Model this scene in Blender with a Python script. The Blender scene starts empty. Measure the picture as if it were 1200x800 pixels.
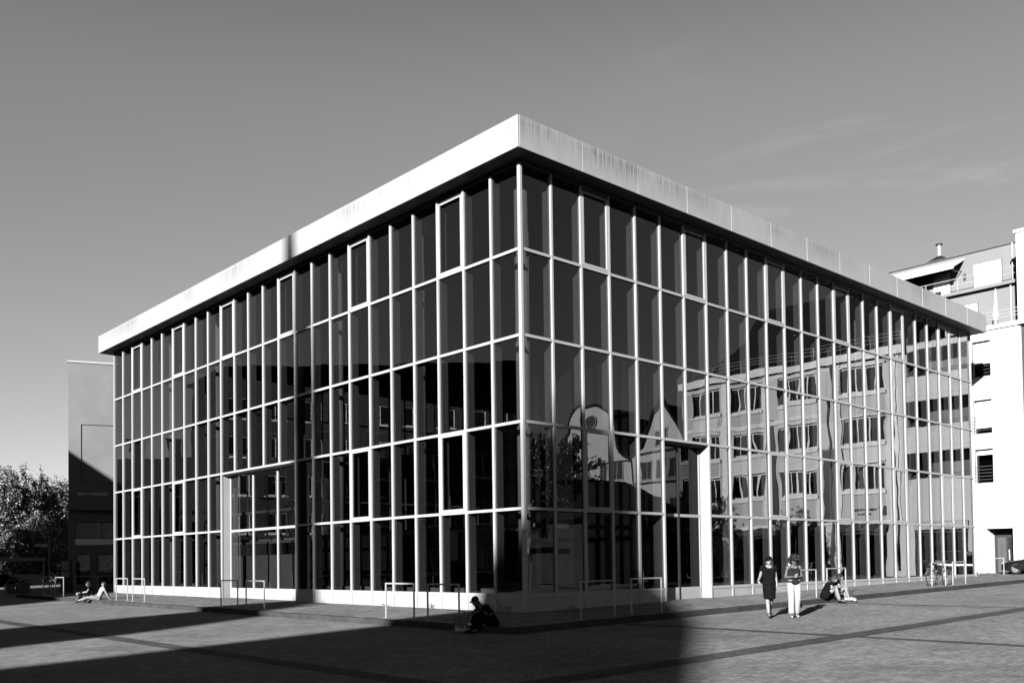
import bpy, bmesh, math, random
import numpy as np
from mathutils import Vector, Matrix
random.seed(7); rng = np.random.default_rng(7)
D = bpy.data; SC = bpy.context.scene; COL = SC.collection
R = math.radians
PI = math.pi

# ------------------------------------------------------------------ basics
ROOT_OFF = {}
def tag(o, label=None, cat=None, group=None, kind=None):
    if label: o['label'] = label
    if cat: o['category'] = cat
    if group: o['group'] = group
    if kind: o['kind'] = kind
    return o

def thing(name, label, cat, loc=(0, 0, 0), rotz=0.0, group=None):
    o = D.objects.new(name, None); COL.objects.link(o)
    o.location = loc; o.rotation_euler = (0, 0, rotz); o.empty_display_size = .2
    ROOT_OFF[o.name] = Vector(loc) if rotz == 0.0 else None
    return tag(o, label, cat, group)

def copy_tree(o, parent=None):
    c = o.copy(); COL.objects.link(c)
    if parent is not None: c.parent = parent
    for ch in list(o.children): copy_tree(ch, c)
    return c

class MB:
    """collects boxes, tubes, prisms and panels; build() links them as ONE mesh"""
    def __init__(s): s.v = []; s.f = []
    def add(s, vs, fs):
        k = len(s.v); s.v += [tuple(v) for v in vs]; s.f += [tuple(i + k for i in f) for f in fs]; return s
    def box(s, a, b):
        x0, y0, z0 = (min(a[i], b[i]) for i in range(3)); x1, y1, z1 = (max(a[i], b[i]) for i in range(3))
        return s.add([(x0,y0,z0),(x1,y0,z0),(x1,y1,z0),(x0,y1,z0),(x0,y0,z1),(x1,y0,z1),(x1,y1,z1),(x0,y1,z1)],
                     [(3,2,1,0),(4,5,6,7),(0,1,5,4),(1,2,6,5),(2,3,7,6),(3,0,4,7)])
    def obox(s, o, e, u, w, a, b):
        """box in a frame: o + e*x + u*y + w*z"""
        o, e, u, w = Vector(o), Vector(e), Vector(u), Vector(w)
        x0, y0, z0 = a; x1, y1, z1 = b
        P = [o + e*x + u*y + w*z for z in (z0, z1) for (x, y) in ((x0,y0),(x1,y0),(x1,y1),(x0,y1))]
        fs = [(3,2,1,0),(4,5,6,7),(0,1,5,4),(1,2,6,5),(2,3,7,6),(3,0,4,7)]
        if e.cross(u).dot(w) < 0: fs = [tuple(reversed(f)) for f in fs]
        return s.add(P, fs)
    def quad(s, a, b, c, d): return s.add([a, b, c, d], [(0,1,2,3)])
    def tube(s, pts, r, n=8, caps=True):
        pts = [Vector(p) for p in pts]; rs = r if isinstance(r, (list, tuple)) else [r]*len(pts)
        k = len(s.v); m = len(pts)
        t0 = (pts[1]-pts[0]).normalized(); up = Vector((0,0,1)) if abs(t0.z) < .9 else Vector((1,0,0))
        a = t0.cross(up).normalized()
        for i, p in enumerate(pts):
            t = (pts[min(i+1,m-1)]-pts[max(i-1,0)]).normalized()
            a = (a - t*a.dot(t)).normalized(); b = t.cross(a)
            for j in range(n):
                q = 2*PI*j/n; s.v.append(tuple(p + (a*math.cos(q)+b*math.sin(q))*rs[i]))
        for i in range(m-1):
            for j in range(n):
                s.f.append((k+i*n+j, k+i*n+(j+1)%n, k+(i+1)*n+(j+1)%n, k+(i+1)*n+j))
        if caps:
            s.f.append(tuple(k+j for j in reversed(range(n)))); s.f.append(tuple(k+(m-1)*n+j for j in range(n)))
        return s
    def prism(s, poly, off):
        """closed polygon (3d points, CCW seen from the -off side... fixed by normals) extruded by off"""
        off = Vector(off); P = [Vector(p) for p in poly]; n = len(P)
        Q = [p + off for p in P]
        s.add(P + Q, [tuple(reversed(range(n))), tuple(range(n, 2*n))] + [(i, (i+1) % n, n+(i+1) % n, n+i) for i in range(n)])
        return s
    def torus(s, c, ax, Rr, r, n=28, m=8):
        c = Vector(c); ax = Vector(ax).normalized(); up = Vector((0,0,1)) if abs(ax.z) < .9 else Vector((1,0,0))
        a = ax.cross(up).normalized(); b = ax.cross(a); k = len(s.v)
        for i in range(n):
            q = 2*PI*i/n; d = a*math.cos(q)+b*math.sin(q)
            for j in range(m):
                p = 2*PI*j/m; s.v.append(tuple(c + d*(Rr+r*math.cos(p)) + ax*r*math.sin(p)))
        for i in range(n):
            for j in range(m):
                s.f.append((k+i*m+j, k+((i+1)%n)*m+j, k+((i+1)%n)*m+(j+1)%m, k+i*m+(j+1)%m))
        return s
    def ball(s, c, r, seg=10, ring=7, ax=None):
        c = Vector(c); r = Vector(r) if hasattr(r, '__len__') else Vector((r, r, r)); k = len(s.v)
        M = ax or Matrix.Identity(3)
        s.v.append(tuple(c + M @ Vector((0,0,r.z))))
        for i in range(1, ring):
            t = PI*i/ring
            for j in range(seg):
                p = 2*PI*j/seg
                s.v.append(tuple(c + M @ Vector((r.x*math.sin(t)*math.cos(p), r.y*math.sin(t)*math.sin(p), r.z*math.cos(t)))))
        s.v.append(tuple(c + M @ Vector((0,0,-r.z)))); e = len(s.v)-1
        for j in range(seg): s.f.append((k, k+1+j, k+1+(j+1)%seg))
        for i in range(ring-2):
            for j in range(seg):
                q = k+1+i*seg
                s.f.append((q+j, q+seg+j, q+seg+(j+1)%seg, q+(j+1)%seg))
        q = k+1+(ring-2)*seg
        for j in range(seg): s.f.append((q+j, e, q+(j+1)%seg))
        return s
    def capsule(s, a, ra, b, rb, n=12):
        s.ball(a, ra, n, 8); s.ball(b, rb, n, 8); s.tube([a, b], [ra, rb], n); return s
    def wall(s, o, e, nrm, L, H, holes, dep, thick=None):
        """panel with rectangular holes: origin o (bottom left), along e, outward nrm; reveals go dep inwards"""
        o, e, nrm = Vector(o), Vector(e).normalized(), Vector(nrm).normalized(); up = Vector((0,0,1))
        xs = sorted({0, L} | {h[0] for h in holes} | {h[1] for h in holes}); zs = sorted({0, H} | {h[2] for h in holes} | {h[3] for h in holes})
        flip = e.cross(up).dot(nrm) < 0
        def q(a, b, c, d): s.quad(*( (a,d,c,b) if flip else (a,b,c,d)))
        P = lambda x, z, y=0: o + e*x + up*z - nrm*y
        for i in range(len(xs)-1):
            for j in range(len(zs)-1):
                cx, cz = (xs[i]+xs[i+1])/2, (zs[j]+zs[j+1])/2
                if any(h[0] < cx < h[1] and h[2] < cz < h[3] for h in holes): continue
                q(P(xs[i],zs[j]), P(xs[i+1],zs[j]), P(xs[i+1],zs[j+1]), P(xs[i],zs[j+1]))
        for (x0, x1, z0, z1) in [h[:4] for h in holes]:
            q(P(x0,z0), P(x0,z0,dep), P(x1,z0,dep), P(x1,z0)) if False else q(P(x0,z0), P(x1,z0), P(x1,z0,dep), P(x0,z0,dep))
            q(P(x0,z1,dep), P(x1,z1,dep), P(x1,z1), P(x0,z1))
            q(P(x0,z0,dep), P(x0,z1,dep), P(x0,z1), P(x0,z0))
            q(P(x1,z0), P(x1,z1), P(x1,z1,dep), P(x1,z0,dep))
        return s
    def build(s, name, mat, parent=None, smooth=False, local=False, fixn=False):
        off = Vector((0,0,0))
        if parent is not None and not local:
            p = parent
            while p.parent is not None: p = p.parent
            off = p.location
        me = D.meshes.new(name); me.from_pydata([tuple(Vector(v)-off) for v in s.v], [], s.f)
        if fixn:
            bm = bmesh.new(); bm.from_mesh(me); bmesh.ops.recalc_face_normals(bm, faces=bm.faces); bm.to_mesh(me); bm.free()
        if smooth: me.polygons.foreach_set('use_smooth', [True]*len(me.polygons))
        me.materials.append(mat); me.update()
        o = D.objects.new(name, me); COL.objects.link(o)
        if parent is not None: o.parent = parent
        return o

def bevel(o, w=.01, seg=2):
    m = o.modifiers.new('bevel', 'BEVEL'); m.width = w; m.segments = seg; m.limit_method = 'ANGLE'; return o

# ------------------------------------------------------------------ materials (the photograph is monochrome: all greys)
def g3(v): return (v, v, v, 1)
def newmat(name):
    m = D.materials.new(name); m.use_nodes = True; return m, m.node_tree.nodes, m.node_tree.links, m.node_tree.nodes['Principled BSDF']
def mat(name, v, rough=.6, metal=0.0, amp=.12, scale=3.0, bump=0.0, bscale=40.0, spec=.15, stretch=(1,1,1)):
    m, N, L, P = newmat(name)
    P.inputs['Roughness'].default_value = rough; P.inputs['Metallic'].default_value = metal
    P.inputs['Specular IOR Level'].default_value = spec
    tc = N.new('ShaderNodeTexCoord'); mp = N.new('ShaderNodeMapping'); mp.inputs['Scale'].default_value = stretch
    L.new(tc.outputs['Object'], mp.inputs['Vector'])
    nz = N.new('ShaderNodeTexNoise'); nz.inputs['Scale'].default_value = scale; nz.inputs['Detail'].default_value = 5
    L.new(mp.outputs['Vector'], nz.inputs['Vector'])
    mr = N.new('ShaderNodeMapRange'); mr.inputs['From Min'].default_value = .3; mr.inputs['From Max'].default_value = .7
    mr.inputs['To Min'].default_value = v*(1-amp); mr.inputs['To Max'].default_value = v*(1+amp)
    L.new(nz.outputs['Fac'], mr.inputs['Value']); L.new(mr.outputs['Result'], P.inputs['Base Color'])
    if bump:
        n2 = N.new('ShaderNodeTexNoise'); n2.inputs['Scale'].default_value = bscale; n2.inputs['Detail'].default_value = 3
        L.new(tc.outputs['Object'], n2.inputs['Vector'])
        b = N.new('ShaderNodeBump'); b.inputs['Strength'].default_value = .6; b.inputs['Distance'].default_value = bump
        L.new(n2.outputs['Fac'], b.inputs['Height']); L.new(b.outputs['Normal'], P.inputs['Normal'])
    return m

def paving_mat(name, v, bw=.2, bh=.1, mortar=.006):
    m, N, L, P = newmat(name)
    tc = N.new('ShaderNodeTexCoord')
    br = N.new('ShaderNodeTexBrick'); br.inputs['Scale'].default_value = 1.0
    br.inputs['Brick Width'].default_value = bw; br.inputs['Row Height'].default_value = bh
    br.inputs['Mortar Size'].default_value = mortar; br.inputs['Mortar Smooth'].default_value = .3
    br.inputs['Color1'].default_value = g3(v*.8); br.inputs['Color2'].default_value = g3(v*1.19); br.inputs['Mortar'].default_value = g3(v*.42)
    L.new(tc.outputs['Object'], br.inputs['Vector'])
    def noise(sc, det=4, st=None):
        n = N.new('ShaderNodeTexNoise'); n.inputs['Scale'].default_value = sc; n.inputs['Detail'].default_value = det
        if st:
            mp = N.new('ShaderNodeMapping'); mp.inputs['Scale'].default_value = st; L.new(tc.outputs['Object'], mp.inputs['Vector']); L.new(mp.outputs['Vector'], n.inputs['Vector'])
        else: L.new(tc.outputs['Object'], n.inputs['Vector'])
        return n
    def rng_(n, a, b, lo=.3, hi=.7):
        r = N.new('ShaderNodeMapRange'); r.inputs['From Min'].default_value = lo; r.inputs['From Max'].default_value = hi
        r.inputs['To Min'].default_value = a; r.inputs['To Max'].default_value = b; L.new(n.outputs['Fac'], r.inputs['Value']); return r
    a = rng_(noise(.3, 7), .82, 1.16); b = rng_(noise(2.2, 6), .86, 1.12); c = rng_(noise(16, 4), .78, 1.18)
    # dark drips and chewing gum spots
    vo = N.new('ShaderNodeTexVoronoi'); vo.inputs['Scale'].default_value = 1.7; L.new(tc.outputs['Object'], vo.inputs['Vector'])
    sp = N.new('ShaderNodeMapRange'); sp.inputs['From Min'].default_value = .03; sp.inputs['From Max'].default_value = .055; sp.inputs['To Min'].default_value = .62; sp.inputs['To Max'].default_value = 1.0
    L.new(vo.outputs['Distance'], sp.inputs['Value'])
    # broad worn and wet-dried patches with edges of their own
    n5 = noise(.55, 8); e5 = N.new('ShaderNodeMapRange'); e5.inputs['From Min'].default_value = .6; e5.inputs['From Max'].default_value = .64; e5.inputs['To Min'].default_value = 1; e5.inputs['To Max'].default_value = .84; L.new(n5.outputs['Fac'], e5.inputs['Value'])
    cur = br.outputs['Color']
    for k in (a, b, c, sp, e5):
        mx = N.new('ShaderNodeMix'); mx.data_type = 'RGBA'; mx.blend_type = 'MULTIPLY'; mx.inputs['Factor'].default_value = 1
        L.new(cur, mx.inputs['A']); L.new(k.outputs['Result'], mx.inputs['B']); cur = mx.outputs['Result']
    L.new(cur, P.inputs['Base Color'])
    P.inputs['Roughness'].default_value = .85; P.inputs['Specular IOR Level'].default_value = .03
    bp = N.new('ShaderNodeBump'); bp.inputs['Strength'].default_value = .35; bp.inputs['Distance'].default_value = .004; bp.invert = True
    L.new(br.outputs['Fac'], bp.inputs['Height'])
    b2 = N.new('ShaderNodeBump'); b2.inputs['Strength'].default_value = .35; b2.inputs['Distance'].default_value = .004
    n3 = noise(30, 3); L.new(n3.outputs['Fac'], b2.inputs['Height']); L.new(bp.outputs['Normal'], b2.inputs['Normal'])
    L.new(b2.outputs['Normal'], P.inputs['Normal'])
    return m

def glass_mat(name, tint=.5, ior=1.75, wob=.006, wscale=.6, refl=.95):
    m, N, L, P = newmat(name); N.remove(P); out = N['Material Output']
    fr = N.new('ShaderNodeFresnel'); ge = N.new('ShaderNodeNewGeometry')
    mr = N.new('ShaderNodeMapRange'); mr.inputs['To Min'].default_value = ior; mr.inputs['To Max'].default_value = 1/ior
    L.new(ge.outputs['Backfacing'], mr.inputs['Value']); L.new(mr.outputs['Result'], fr.inputs['IOR'])
    tr = N.new('ShaderNodeBsdfTransparent'); rt_ = N.new('ShaderNodeMapRange'); rt_.inputs['To Min'].default_value = tint*.84; rt_.inputs['To Max'].default_value = tint*1.14
    L.new(ge.outputs['Random Per Island'], rt_.inputs['Value']); L.new(rt_.outputs['Result'], tr.inputs['Color'])
    gl = N.new('ShaderNodeBsdfAnisotropic') if False else N.new('ShaderNodeBsdfGlossy'); gl.inputs['Roughness'].default_value = .0; rg_ = N.new('ShaderNodeMapRange'); rg_.inputs['From Min'].default_value = 1; rg_.inputs['From Max'].default_value = 0; rg_.inputs['To Min'].default_value = refl*.82; rg_.inputs['To Max'].default_value = min(1, refl*1.05); L.new(ge.outputs['Random Per Island'], rg_.inputs['Value']); L.new(rg_.outputs['Result'], gl.inputs['Color'])
    tc = N.new('ShaderNodeTexCoord'); nz = N.new('ShaderNodeTexNoise'); nz.inputs['Scale'].default_value = wscale; nz.inputs['Detail'].default_value = 1
    L.new(tc.outputs['Object'], nz.inputs['Vector'])
    bp = N.new('ShaderNodeBump'); bp.inputs['Strength'].default_value = 1; bp.inputs['Distance'].default_value = wob
    L.new(nz.outputs['Fac'], bp.inputs['Height']); L.new(bp.outputs['Normal'], gl.inputs['Normal'])
    mx = N.new('ShaderNodeMixShader'); L.new(fr.outputs['Fac'], mx.inputs['Fac']); L.new(tr.outputs['BSDF'], mx.inputs[1]); L.new(gl.outputs['BSDF'], mx.inputs[2])
    L.new(mx.outputs['Shader'], out.inputs['Surface'])
    return m

def fascia_mat(name, v):
    """weathered aluminium with dirt runs that start at the top edge """
    m, N, L, P = newmat(name); P.inputs['Roughness'].default_value = .55; P.inputs['Metallic'].default_value = .0
    ge = N.new('ShaderNodeNewGeometry')
    def nz(sc, st, det=4):
        mp = N.new('ShaderNodeMapping'); mp.inputs['Scale'].default_value = st; L.new(ge.outputs['Position'], mp.inputs['Vector'])
        n = N.new('ShaderNodeTexNoise'); n.inputs['Scale'].default_value = sc; n.inputs['Detail'].default_value = det; L.new(mp.outputs['Vector'], n.inputs['Vector']); return n
    streak = nz(13, (1,1,.035), 7); patch = nz(.22, (1,1,.0), 3); fine = nz(3, (1,1,.4))
    sx = N.new('ShaderNodeSeparateXYZ'); L.new(ge.outputs['Position'], sx.inputs['Vector'])
    def mth(op, a, b=None, c=False):
        k = N.new('ShaderNodeMath'); k.operation = op; k.use_clamp = c
        for i, q in enumerate((a, b)):
            if q is None: continue
            if isinstance(q, (int, float)): k.inputs[i].default_value = q
            else: L.new(q, k.inputs[i])
        return k.outputs[0]
    def mr(s, a, b, c, d):
        k = N.new('ShaderNodeMapRange'); k.inputs['From Min'].default_value = a; k.inputs['From Max'].default_value = b; k.inputs['To Min'].default_value = c; k.inputs['To Max'].default_value = d; L.new(s, k.inputs['Value']); return k.outputs[0]
    top = mr(sx.outputs['Z'], 12.78, 13.66, 0.0, 1.0)
    st = mr(streak.outputs['Fac'], .38, .62, 0, 1); pa = mr(patch.outputs['Fac'], .46, .6, .08, 1)
    runs = mth('MULTIPLY', mr(sx.outputs['X'], .8, 2.6, 0, 1), mr(sx.outputs['X'], 4.6, 5.3, 1, 0), True); pa = mth('MAXIMUM', pa, mth('MULTIPLY', runs, 1.35))
    dirt = mth('MULTIPLY', mth('MULTIPLY', st, pa), mth('MULTIPLY', mth('POWER', top, 1.1), mr(sx.outputs['Z'], 13.45, 13.66, 1.0, .35)))
    base = mr(fine.outputs['Fac'], .3, .7, v*.95, v*1.05)
    soft = mth('MULTIPLY', base, mr(streak.outputs['Fac'], .3, .7, .95, 1.04))
    fin = mth('MULTIPLY', soft, mth('SUBTRACT', 1.0, mth('MULTIPLY', dirt, .66)))
    L.new(fin, P.inputs['Base Color'])
    return m

def leaf_mat(name, a, b):
    m, N, L, P = newmat(name)
    tc = N.new('ShaderNodeTexCoord'); nz = N.new('ShaderNodeTexNoise'); nz.inputs['Scale'].default_value = 1.3; nz.inputs['Detail'].default_value = 6
    L.new(tc.outputs['Object'], nz.inputs['Vector'])
    mr = N.new('ShaderNodeMapRange'); mr.inputs['From Min'].default_value = .3; mr.inputs['From Max'].default_value = .7; mr.inputs['To Min'].default_value = a; mr.inputs['To Max'].default_value = b
    L.new(nz.outputs['Fac'], mr.inputs['Value']); L.new(mr.outputs['Result'], P.inputs['Base Color'])
    P.inputs['Roughness'].default_value = .5
    return m

def poster_mat(name, lo, hi, scale=5, seed=0):
    m, N, L, P = newmat(name)
    tc = N.new('ShaderNodeTexCoord'); mp = N.new('ShaderNodeMapping'); mp.inputs['Location'].default_value = (seed*3.1, seed*1.7, seed); L.new(tc.outputs['Object'], mp.inputs['Vector'])
    vo = N.new('ShaderNodeTexVoronoi'); vo.distance = 'CHEBYCHEV'; vo.inputs['Scale'].default_value = scale; L.new(mp.outputs['Vector'], vo.inputs['Vector'])
    sp = N.new('ShaderNodeSeparateColor'); L.new(vo.outputs['Color'], sp.inputs['Color'])
    mr = N.new('ShaderNodeMapRange'); mr.inputs['To Min'].default_value = lo; mr.inputs['To Max'].default_value = hi; L.new(sp.outputs[0], mr.inputs['Value'])
    L.new(mr.outputs['Result'], P.inputs['Base Color']); P.inputs['Roughness'].default_value = .5
    return m

ALU = mat('white_aluminium', .15, .45, amp=.05, scale=1.2)
FASCIA = fascia_mat('weathered_fascia', .138)
PLINTHM = mat('plinth_panel_paint', .145, .5, amp=.10, scale=1.5, stretch=(1,1,2.5))
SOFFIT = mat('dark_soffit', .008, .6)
GLASS = glass_mat('tinted_glass', .26)
FINM = mat('grey_fin_paint', .135, .5, amp=.05)
COLM = mat('concrete_column', .3, .6, amp=.08)
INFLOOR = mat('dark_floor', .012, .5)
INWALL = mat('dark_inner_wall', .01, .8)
LIGHTIN = mat('pale_radiator', 0.192, .5)
STREET = paving_mat('plaza_brick', .132)
PAVE = paving_mat('pavement_slab', .118, .3, .3, .008)
BAND = paving_mat('dark_sett', 0.0512, .12, .12, .008)
KERB = mat('kerb_stone', .024, .9, spec=.01, amp=.25, scale=2.5, bump=.004, bscale=25)
STEEL = mat('galvanised_steel', .14, .45, amp=.12, scale=8)
WHITE = mat('white_render', .36, .8, amp=.03, scale=.7, bump=.002, bscale=60)
PENT = mat('penthouse_render', .085, .8, amp=.05, scale=.6)
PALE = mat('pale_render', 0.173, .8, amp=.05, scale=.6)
MIDG = mat('mid_grey_render', .03, .8, amp=.08)
DARKW = mat('dark_brick_wall', .018, .8, amp=.25, scale=1.5)
SHOEW = mat('charcoal_render', .07, .8, amp=.08, scale=.8)
ROOFT = mat('dark_roof_tile', .006, .7, amp=.3, scale=4)
FRAME = mat('window_frame_white', 0.256, .5)
DFRAME = mat('dark_frame', .008, .4)
WINGL = glass_mat('window_glass', 0.16, 1.6, .002)
RAILM = mat('dark_railing', 0.0512, .4)
RAILW = mat('pale_railing', 0.16, .4)
BLIND = mat('white_blind', .5, .7, amp=.04, scale=6)
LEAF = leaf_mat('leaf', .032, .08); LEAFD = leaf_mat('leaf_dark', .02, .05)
BARK = mat('bark', .03, .9, amp=.4, scale=9, bump=.02, bscale=12)
SKINL = mat('fair_skin', .1, .5, amp=.06, scale=9); SKIND = mat('tan_skin', .045, .45, amp=.06, scale=9)
BLACKC = mat('black_cloth', .002, .9, spec=.04, amp=.2, scale=12, bump=.004, bscale=14); GREYC = mat('dark_grey_cloth', .007, .9, spec=.04, amp=.2, scale=12, bump=.004, bscale=14)
WHITEC = mat('white_cloth', .15, .9, amp=.06, scale=9, bump=.006, bscale=11); BEIGEC = mat('pale_cloth', .085, .9, amp=.1, scale=9, bump=.006, bscale=11)
HAIRD = mat('dark_hair', .005, .6, spec=.15, amp=.4, scale=30, bump=.01, bscale=60); HAIRM = mat('brown_hair', .009, .6, spec=.2, amp=.4, scale=30, bump=.01, bscale=60)
RUBBER = mat('black_rubber', .008, .7); CARP = mat('black_car_paint', .004, .2, spec=.7); CHROME = mat('polished_metal', .3, .35, metal=1.0)
EYEM = mat('eye_dark', .02, .2)
BAGM = mat('patterned_bag', .05, .7, amp=.5, scale=14)
def island(m, lo, hi):
    # every panel of the mesh a shade of its own
    N, L = m.node_tree.nodes, m.node_tree.links; P = N['Principled BSDF']; src = P.inputs['Base Color'].links[0].from_socket
    ge = N.new('ShaderNodeNewGeometry'); r = N.new('ShaderNodeMapRange'); r.inputs['To Min'].default_value = lo; r.inputs['To Max'].default_value = hi
    L.new(ge.outputs['Random Per Island'], r.inputs['Value']); k = N.new('ShaderNodeMath'); k.operation = 'MULTIPLY'; L.new(src, k.inputs[0]); L.new(r.outputs['Result'], k.inputs[1]); L.new(k.outputs[0], P.inputs['Base Color']); return m
LTCLAD = island(mat('grey_cladding', .42, .8, amp=.06, scale=.5), .72, 1.15); GABLEM = mat('pale_plaster', .33, .8, amp=.08, scale=.7)
BLACKM = mat('flat_black', .002, .8, spec=.03)
WFRAME = mat('block_window_frame', .75, .5)
WBAND = mat('white_band', .5, .6)
SHOPGL = glass_mat('shop_glass', .3, 1.25, .002)
DOORP = mat('door_panel_grey', .035, .5)
BIKEM = mat('bicycle_metal', .06, .4)
DOORGL = glass_mat('entrance_glass', .12, 1.28)
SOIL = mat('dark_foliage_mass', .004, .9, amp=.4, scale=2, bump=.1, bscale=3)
INKM = mat('dark_lettering', 0.0256, .6); LETTER = mat('pale_lettering', 0.384, .5)

# ------------------------------------------------------------------ ground
GC, GA, GB = -.4888, .012876, .003827
def cl(v, a, b): return max(a, min(b, v))
def gp(x, y): return GC + GA*cl(x, -60, 38) + GB*cl(y, -60, 60)        # pavement level
def gs(x, y): return gp(x, y) - .15                                      # street level
b = MB(); xs = [-900, -60, 38, 900]; ys = [-900, -60, 60, 900]
for i in range(3):
    for j in range(3):
        q = [(xs[i],ys[j]),(xs[i+1],ys[j]),(xs[i+1],ys[j+1]),(xs[i],ys[j+1])]
        b.quad(*[(x, y, gs(x, y)) for x, y in q])
tag(b.build('plaza_ground', STREET), kind='structure')
def sheet(name, m, pts, dz=.004):
    b = MB(); b.add([(x, y, gs(x, y)+dz) for x, y in pts], [tuple(range(len(pts)))]); return tag(b.build(name, m), kind='structure')
sheet('paving_band', BAND, [(-10.47,-10.2),(-10.0,-10.2),(-10.0,59),(-10.47,59)])
sheet('paving_band', BAND, [(-59,-10.2),(37.9,-10.2),(37.9,-9.66),(-59,-9.66)], .008)
sheet('paving_band', BAND, [(-.28,-50),(.06,-50),(.06,-3.9),(-.28,-3.9)])
sheet('paving_band', BAND, [(10.3,-50),(10.5,-50),(10.5,-3.9),(10.3,-3.9)])
# raised pavement round the building with its kerb
PX0, PY0, PX1, PY1 = -3.95, -3.75, 37.98, 36.0
b = MB()
kw = .16
b.add([(x, y, gp(x, y)) for x, y in ((PX0+kw,PY0+kw),(PX1,PY0+kw),(PX1,PY1),(PX0+kw,PY1))], [(0,1,2,3)])
tag(b.build('pavement', PAVE), kind='structure')
b = MB()
def kerb_run(p, q, inn):
    p, q = Vector(p), Vector(q); L_ = (q-p).length; n = max(1, int(L_/1.0)); e = (q-p)/L_; inn = Vector(inn)
    for k in range(n):
        s0, s1 = L_*k/n+.004, L_*(k+1)/n-.004
        w = random.uniform(-.003, .004); dz = random.uniform(-.003, .004)
        pts = []
        for (s_, i_) in ((s0,0),(s1,0),(s1,kw),(s0,kw)):
            P = p + e*s_ + inn*(i_ + (w if i_ == 0 else 0)); pts.append((P.x, P.y))
        lo = [(x, y, gs(x, y)-.1) for x, y in pts]; hi = [(x, y, gp(x, y)+.004+dz) for x, y in pts]
        c = .015
        # small chamfer on the outer top edge
        hi0 = [Vector(h) for h in hi]
        a0, a1 = hi0[0]-Vector((0,0,c)), hi0[1]-Vector((0,0,c)); b0, b1 = hi0[0]+inn*c, hi0[1]+inn*c
        b.add([lo[0],lo[1],lo[2],lo[3],a0,a1,b0,b1,hi[2],hi[3]], [(0,1,5,4),(4,5,7,6),(6,7,8,9),(1,2,8,7,5),(0,4,6,9,3),(2,3,9,8)])
kerb_run((PX0,PY0,0),(PX0,PY1,0),(1,0,0)); kerb_run((PX0+kw,PY0,0),(PX1,PY0,0),(0,1,0)); kerb_run((PX0+kw,PY1-kw,0),(0,PY1-kw,0),(0,1,0))
o = b.build('kerb', KERB, fixn=True); tag(o, kind='structure')
# ------------------------------------------------------------------ the glass building
WP, HP = 1.3, 2.531; NP = 25; BW = WP*NP
ZL = [10.124, 7.593, 5.062, 2.531, 0.0]; ZTOP = 12.62; ZF0, ZF1, OV = 12.725, 13.65, .62
bld = thing('glass_building', 'square five storey glass hall with white aluminium grid and overhanging flat roof', 'building', (0, 0, gp(0, 0)))
MW, MF, MBK, GX = .085, -.02, .06, .045     # mullion width, front, back, glass plane
def fmap(side):
    # returns a function (s along facade from the corner, t depth inwards, z) -> xyz
    return (lambda s, t, z: (t, s, z)) if side == 'L' else (lambda s, t, z: (s, t, z))
def fbox(b, side, s0, s1, t0, t1, z0, z1):
    f = fmap(side); b.box(f(s0, t0, z0), f(s1, t1, z1))
REC = {'L': (10, 15), 'R': (5, 7)}         # recessed entrances: mullion index from the corner
RD = .42; ZREC = ZL[2]
OPEN_TOP = (2, 6, 10, 14, 18, 22); OPEN_LOW = {'L': (2, 6, 18, 22), 'R': (2, 10, 14, 18, 22)}
def gbase(side, s): x, y = (0, s) if side == 'L' else (s, 0); return gp(x, y) - .1
def mull(side, s, t0, z0, z1, w=MW):
    b = MB(); fbox(b, side, s-w/2, s+w/2, t0+MF, t0+MBK, z0, z1)
    return bevel(b.build('mullion', ALU, bld), .006, 1)
panes = []
def pane(side, s0, s1, t, z0, z1, mt=None):
    """one glass pane, very slightly out of true like real glazing"""
    f = fmap(side); a, c = rng.normal(0, .0019, 2); hw, hh = (s1-s0)/2, (z1-z0)/2; m = []
    for (s, z, i, j) in ((s0,z0,-1,-1),(s1,z0,1,-1),(s1,z1,1,1),(s0,z1,-1,1)):
        m.append(f(s, t + a*hw*i*1.0 + c*hh*j, z))
    if side == 'L': m = [m[1], m[0], m[3], m[2]]
    panes.append((m, (s0+s1)/2, side, mt))
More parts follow.
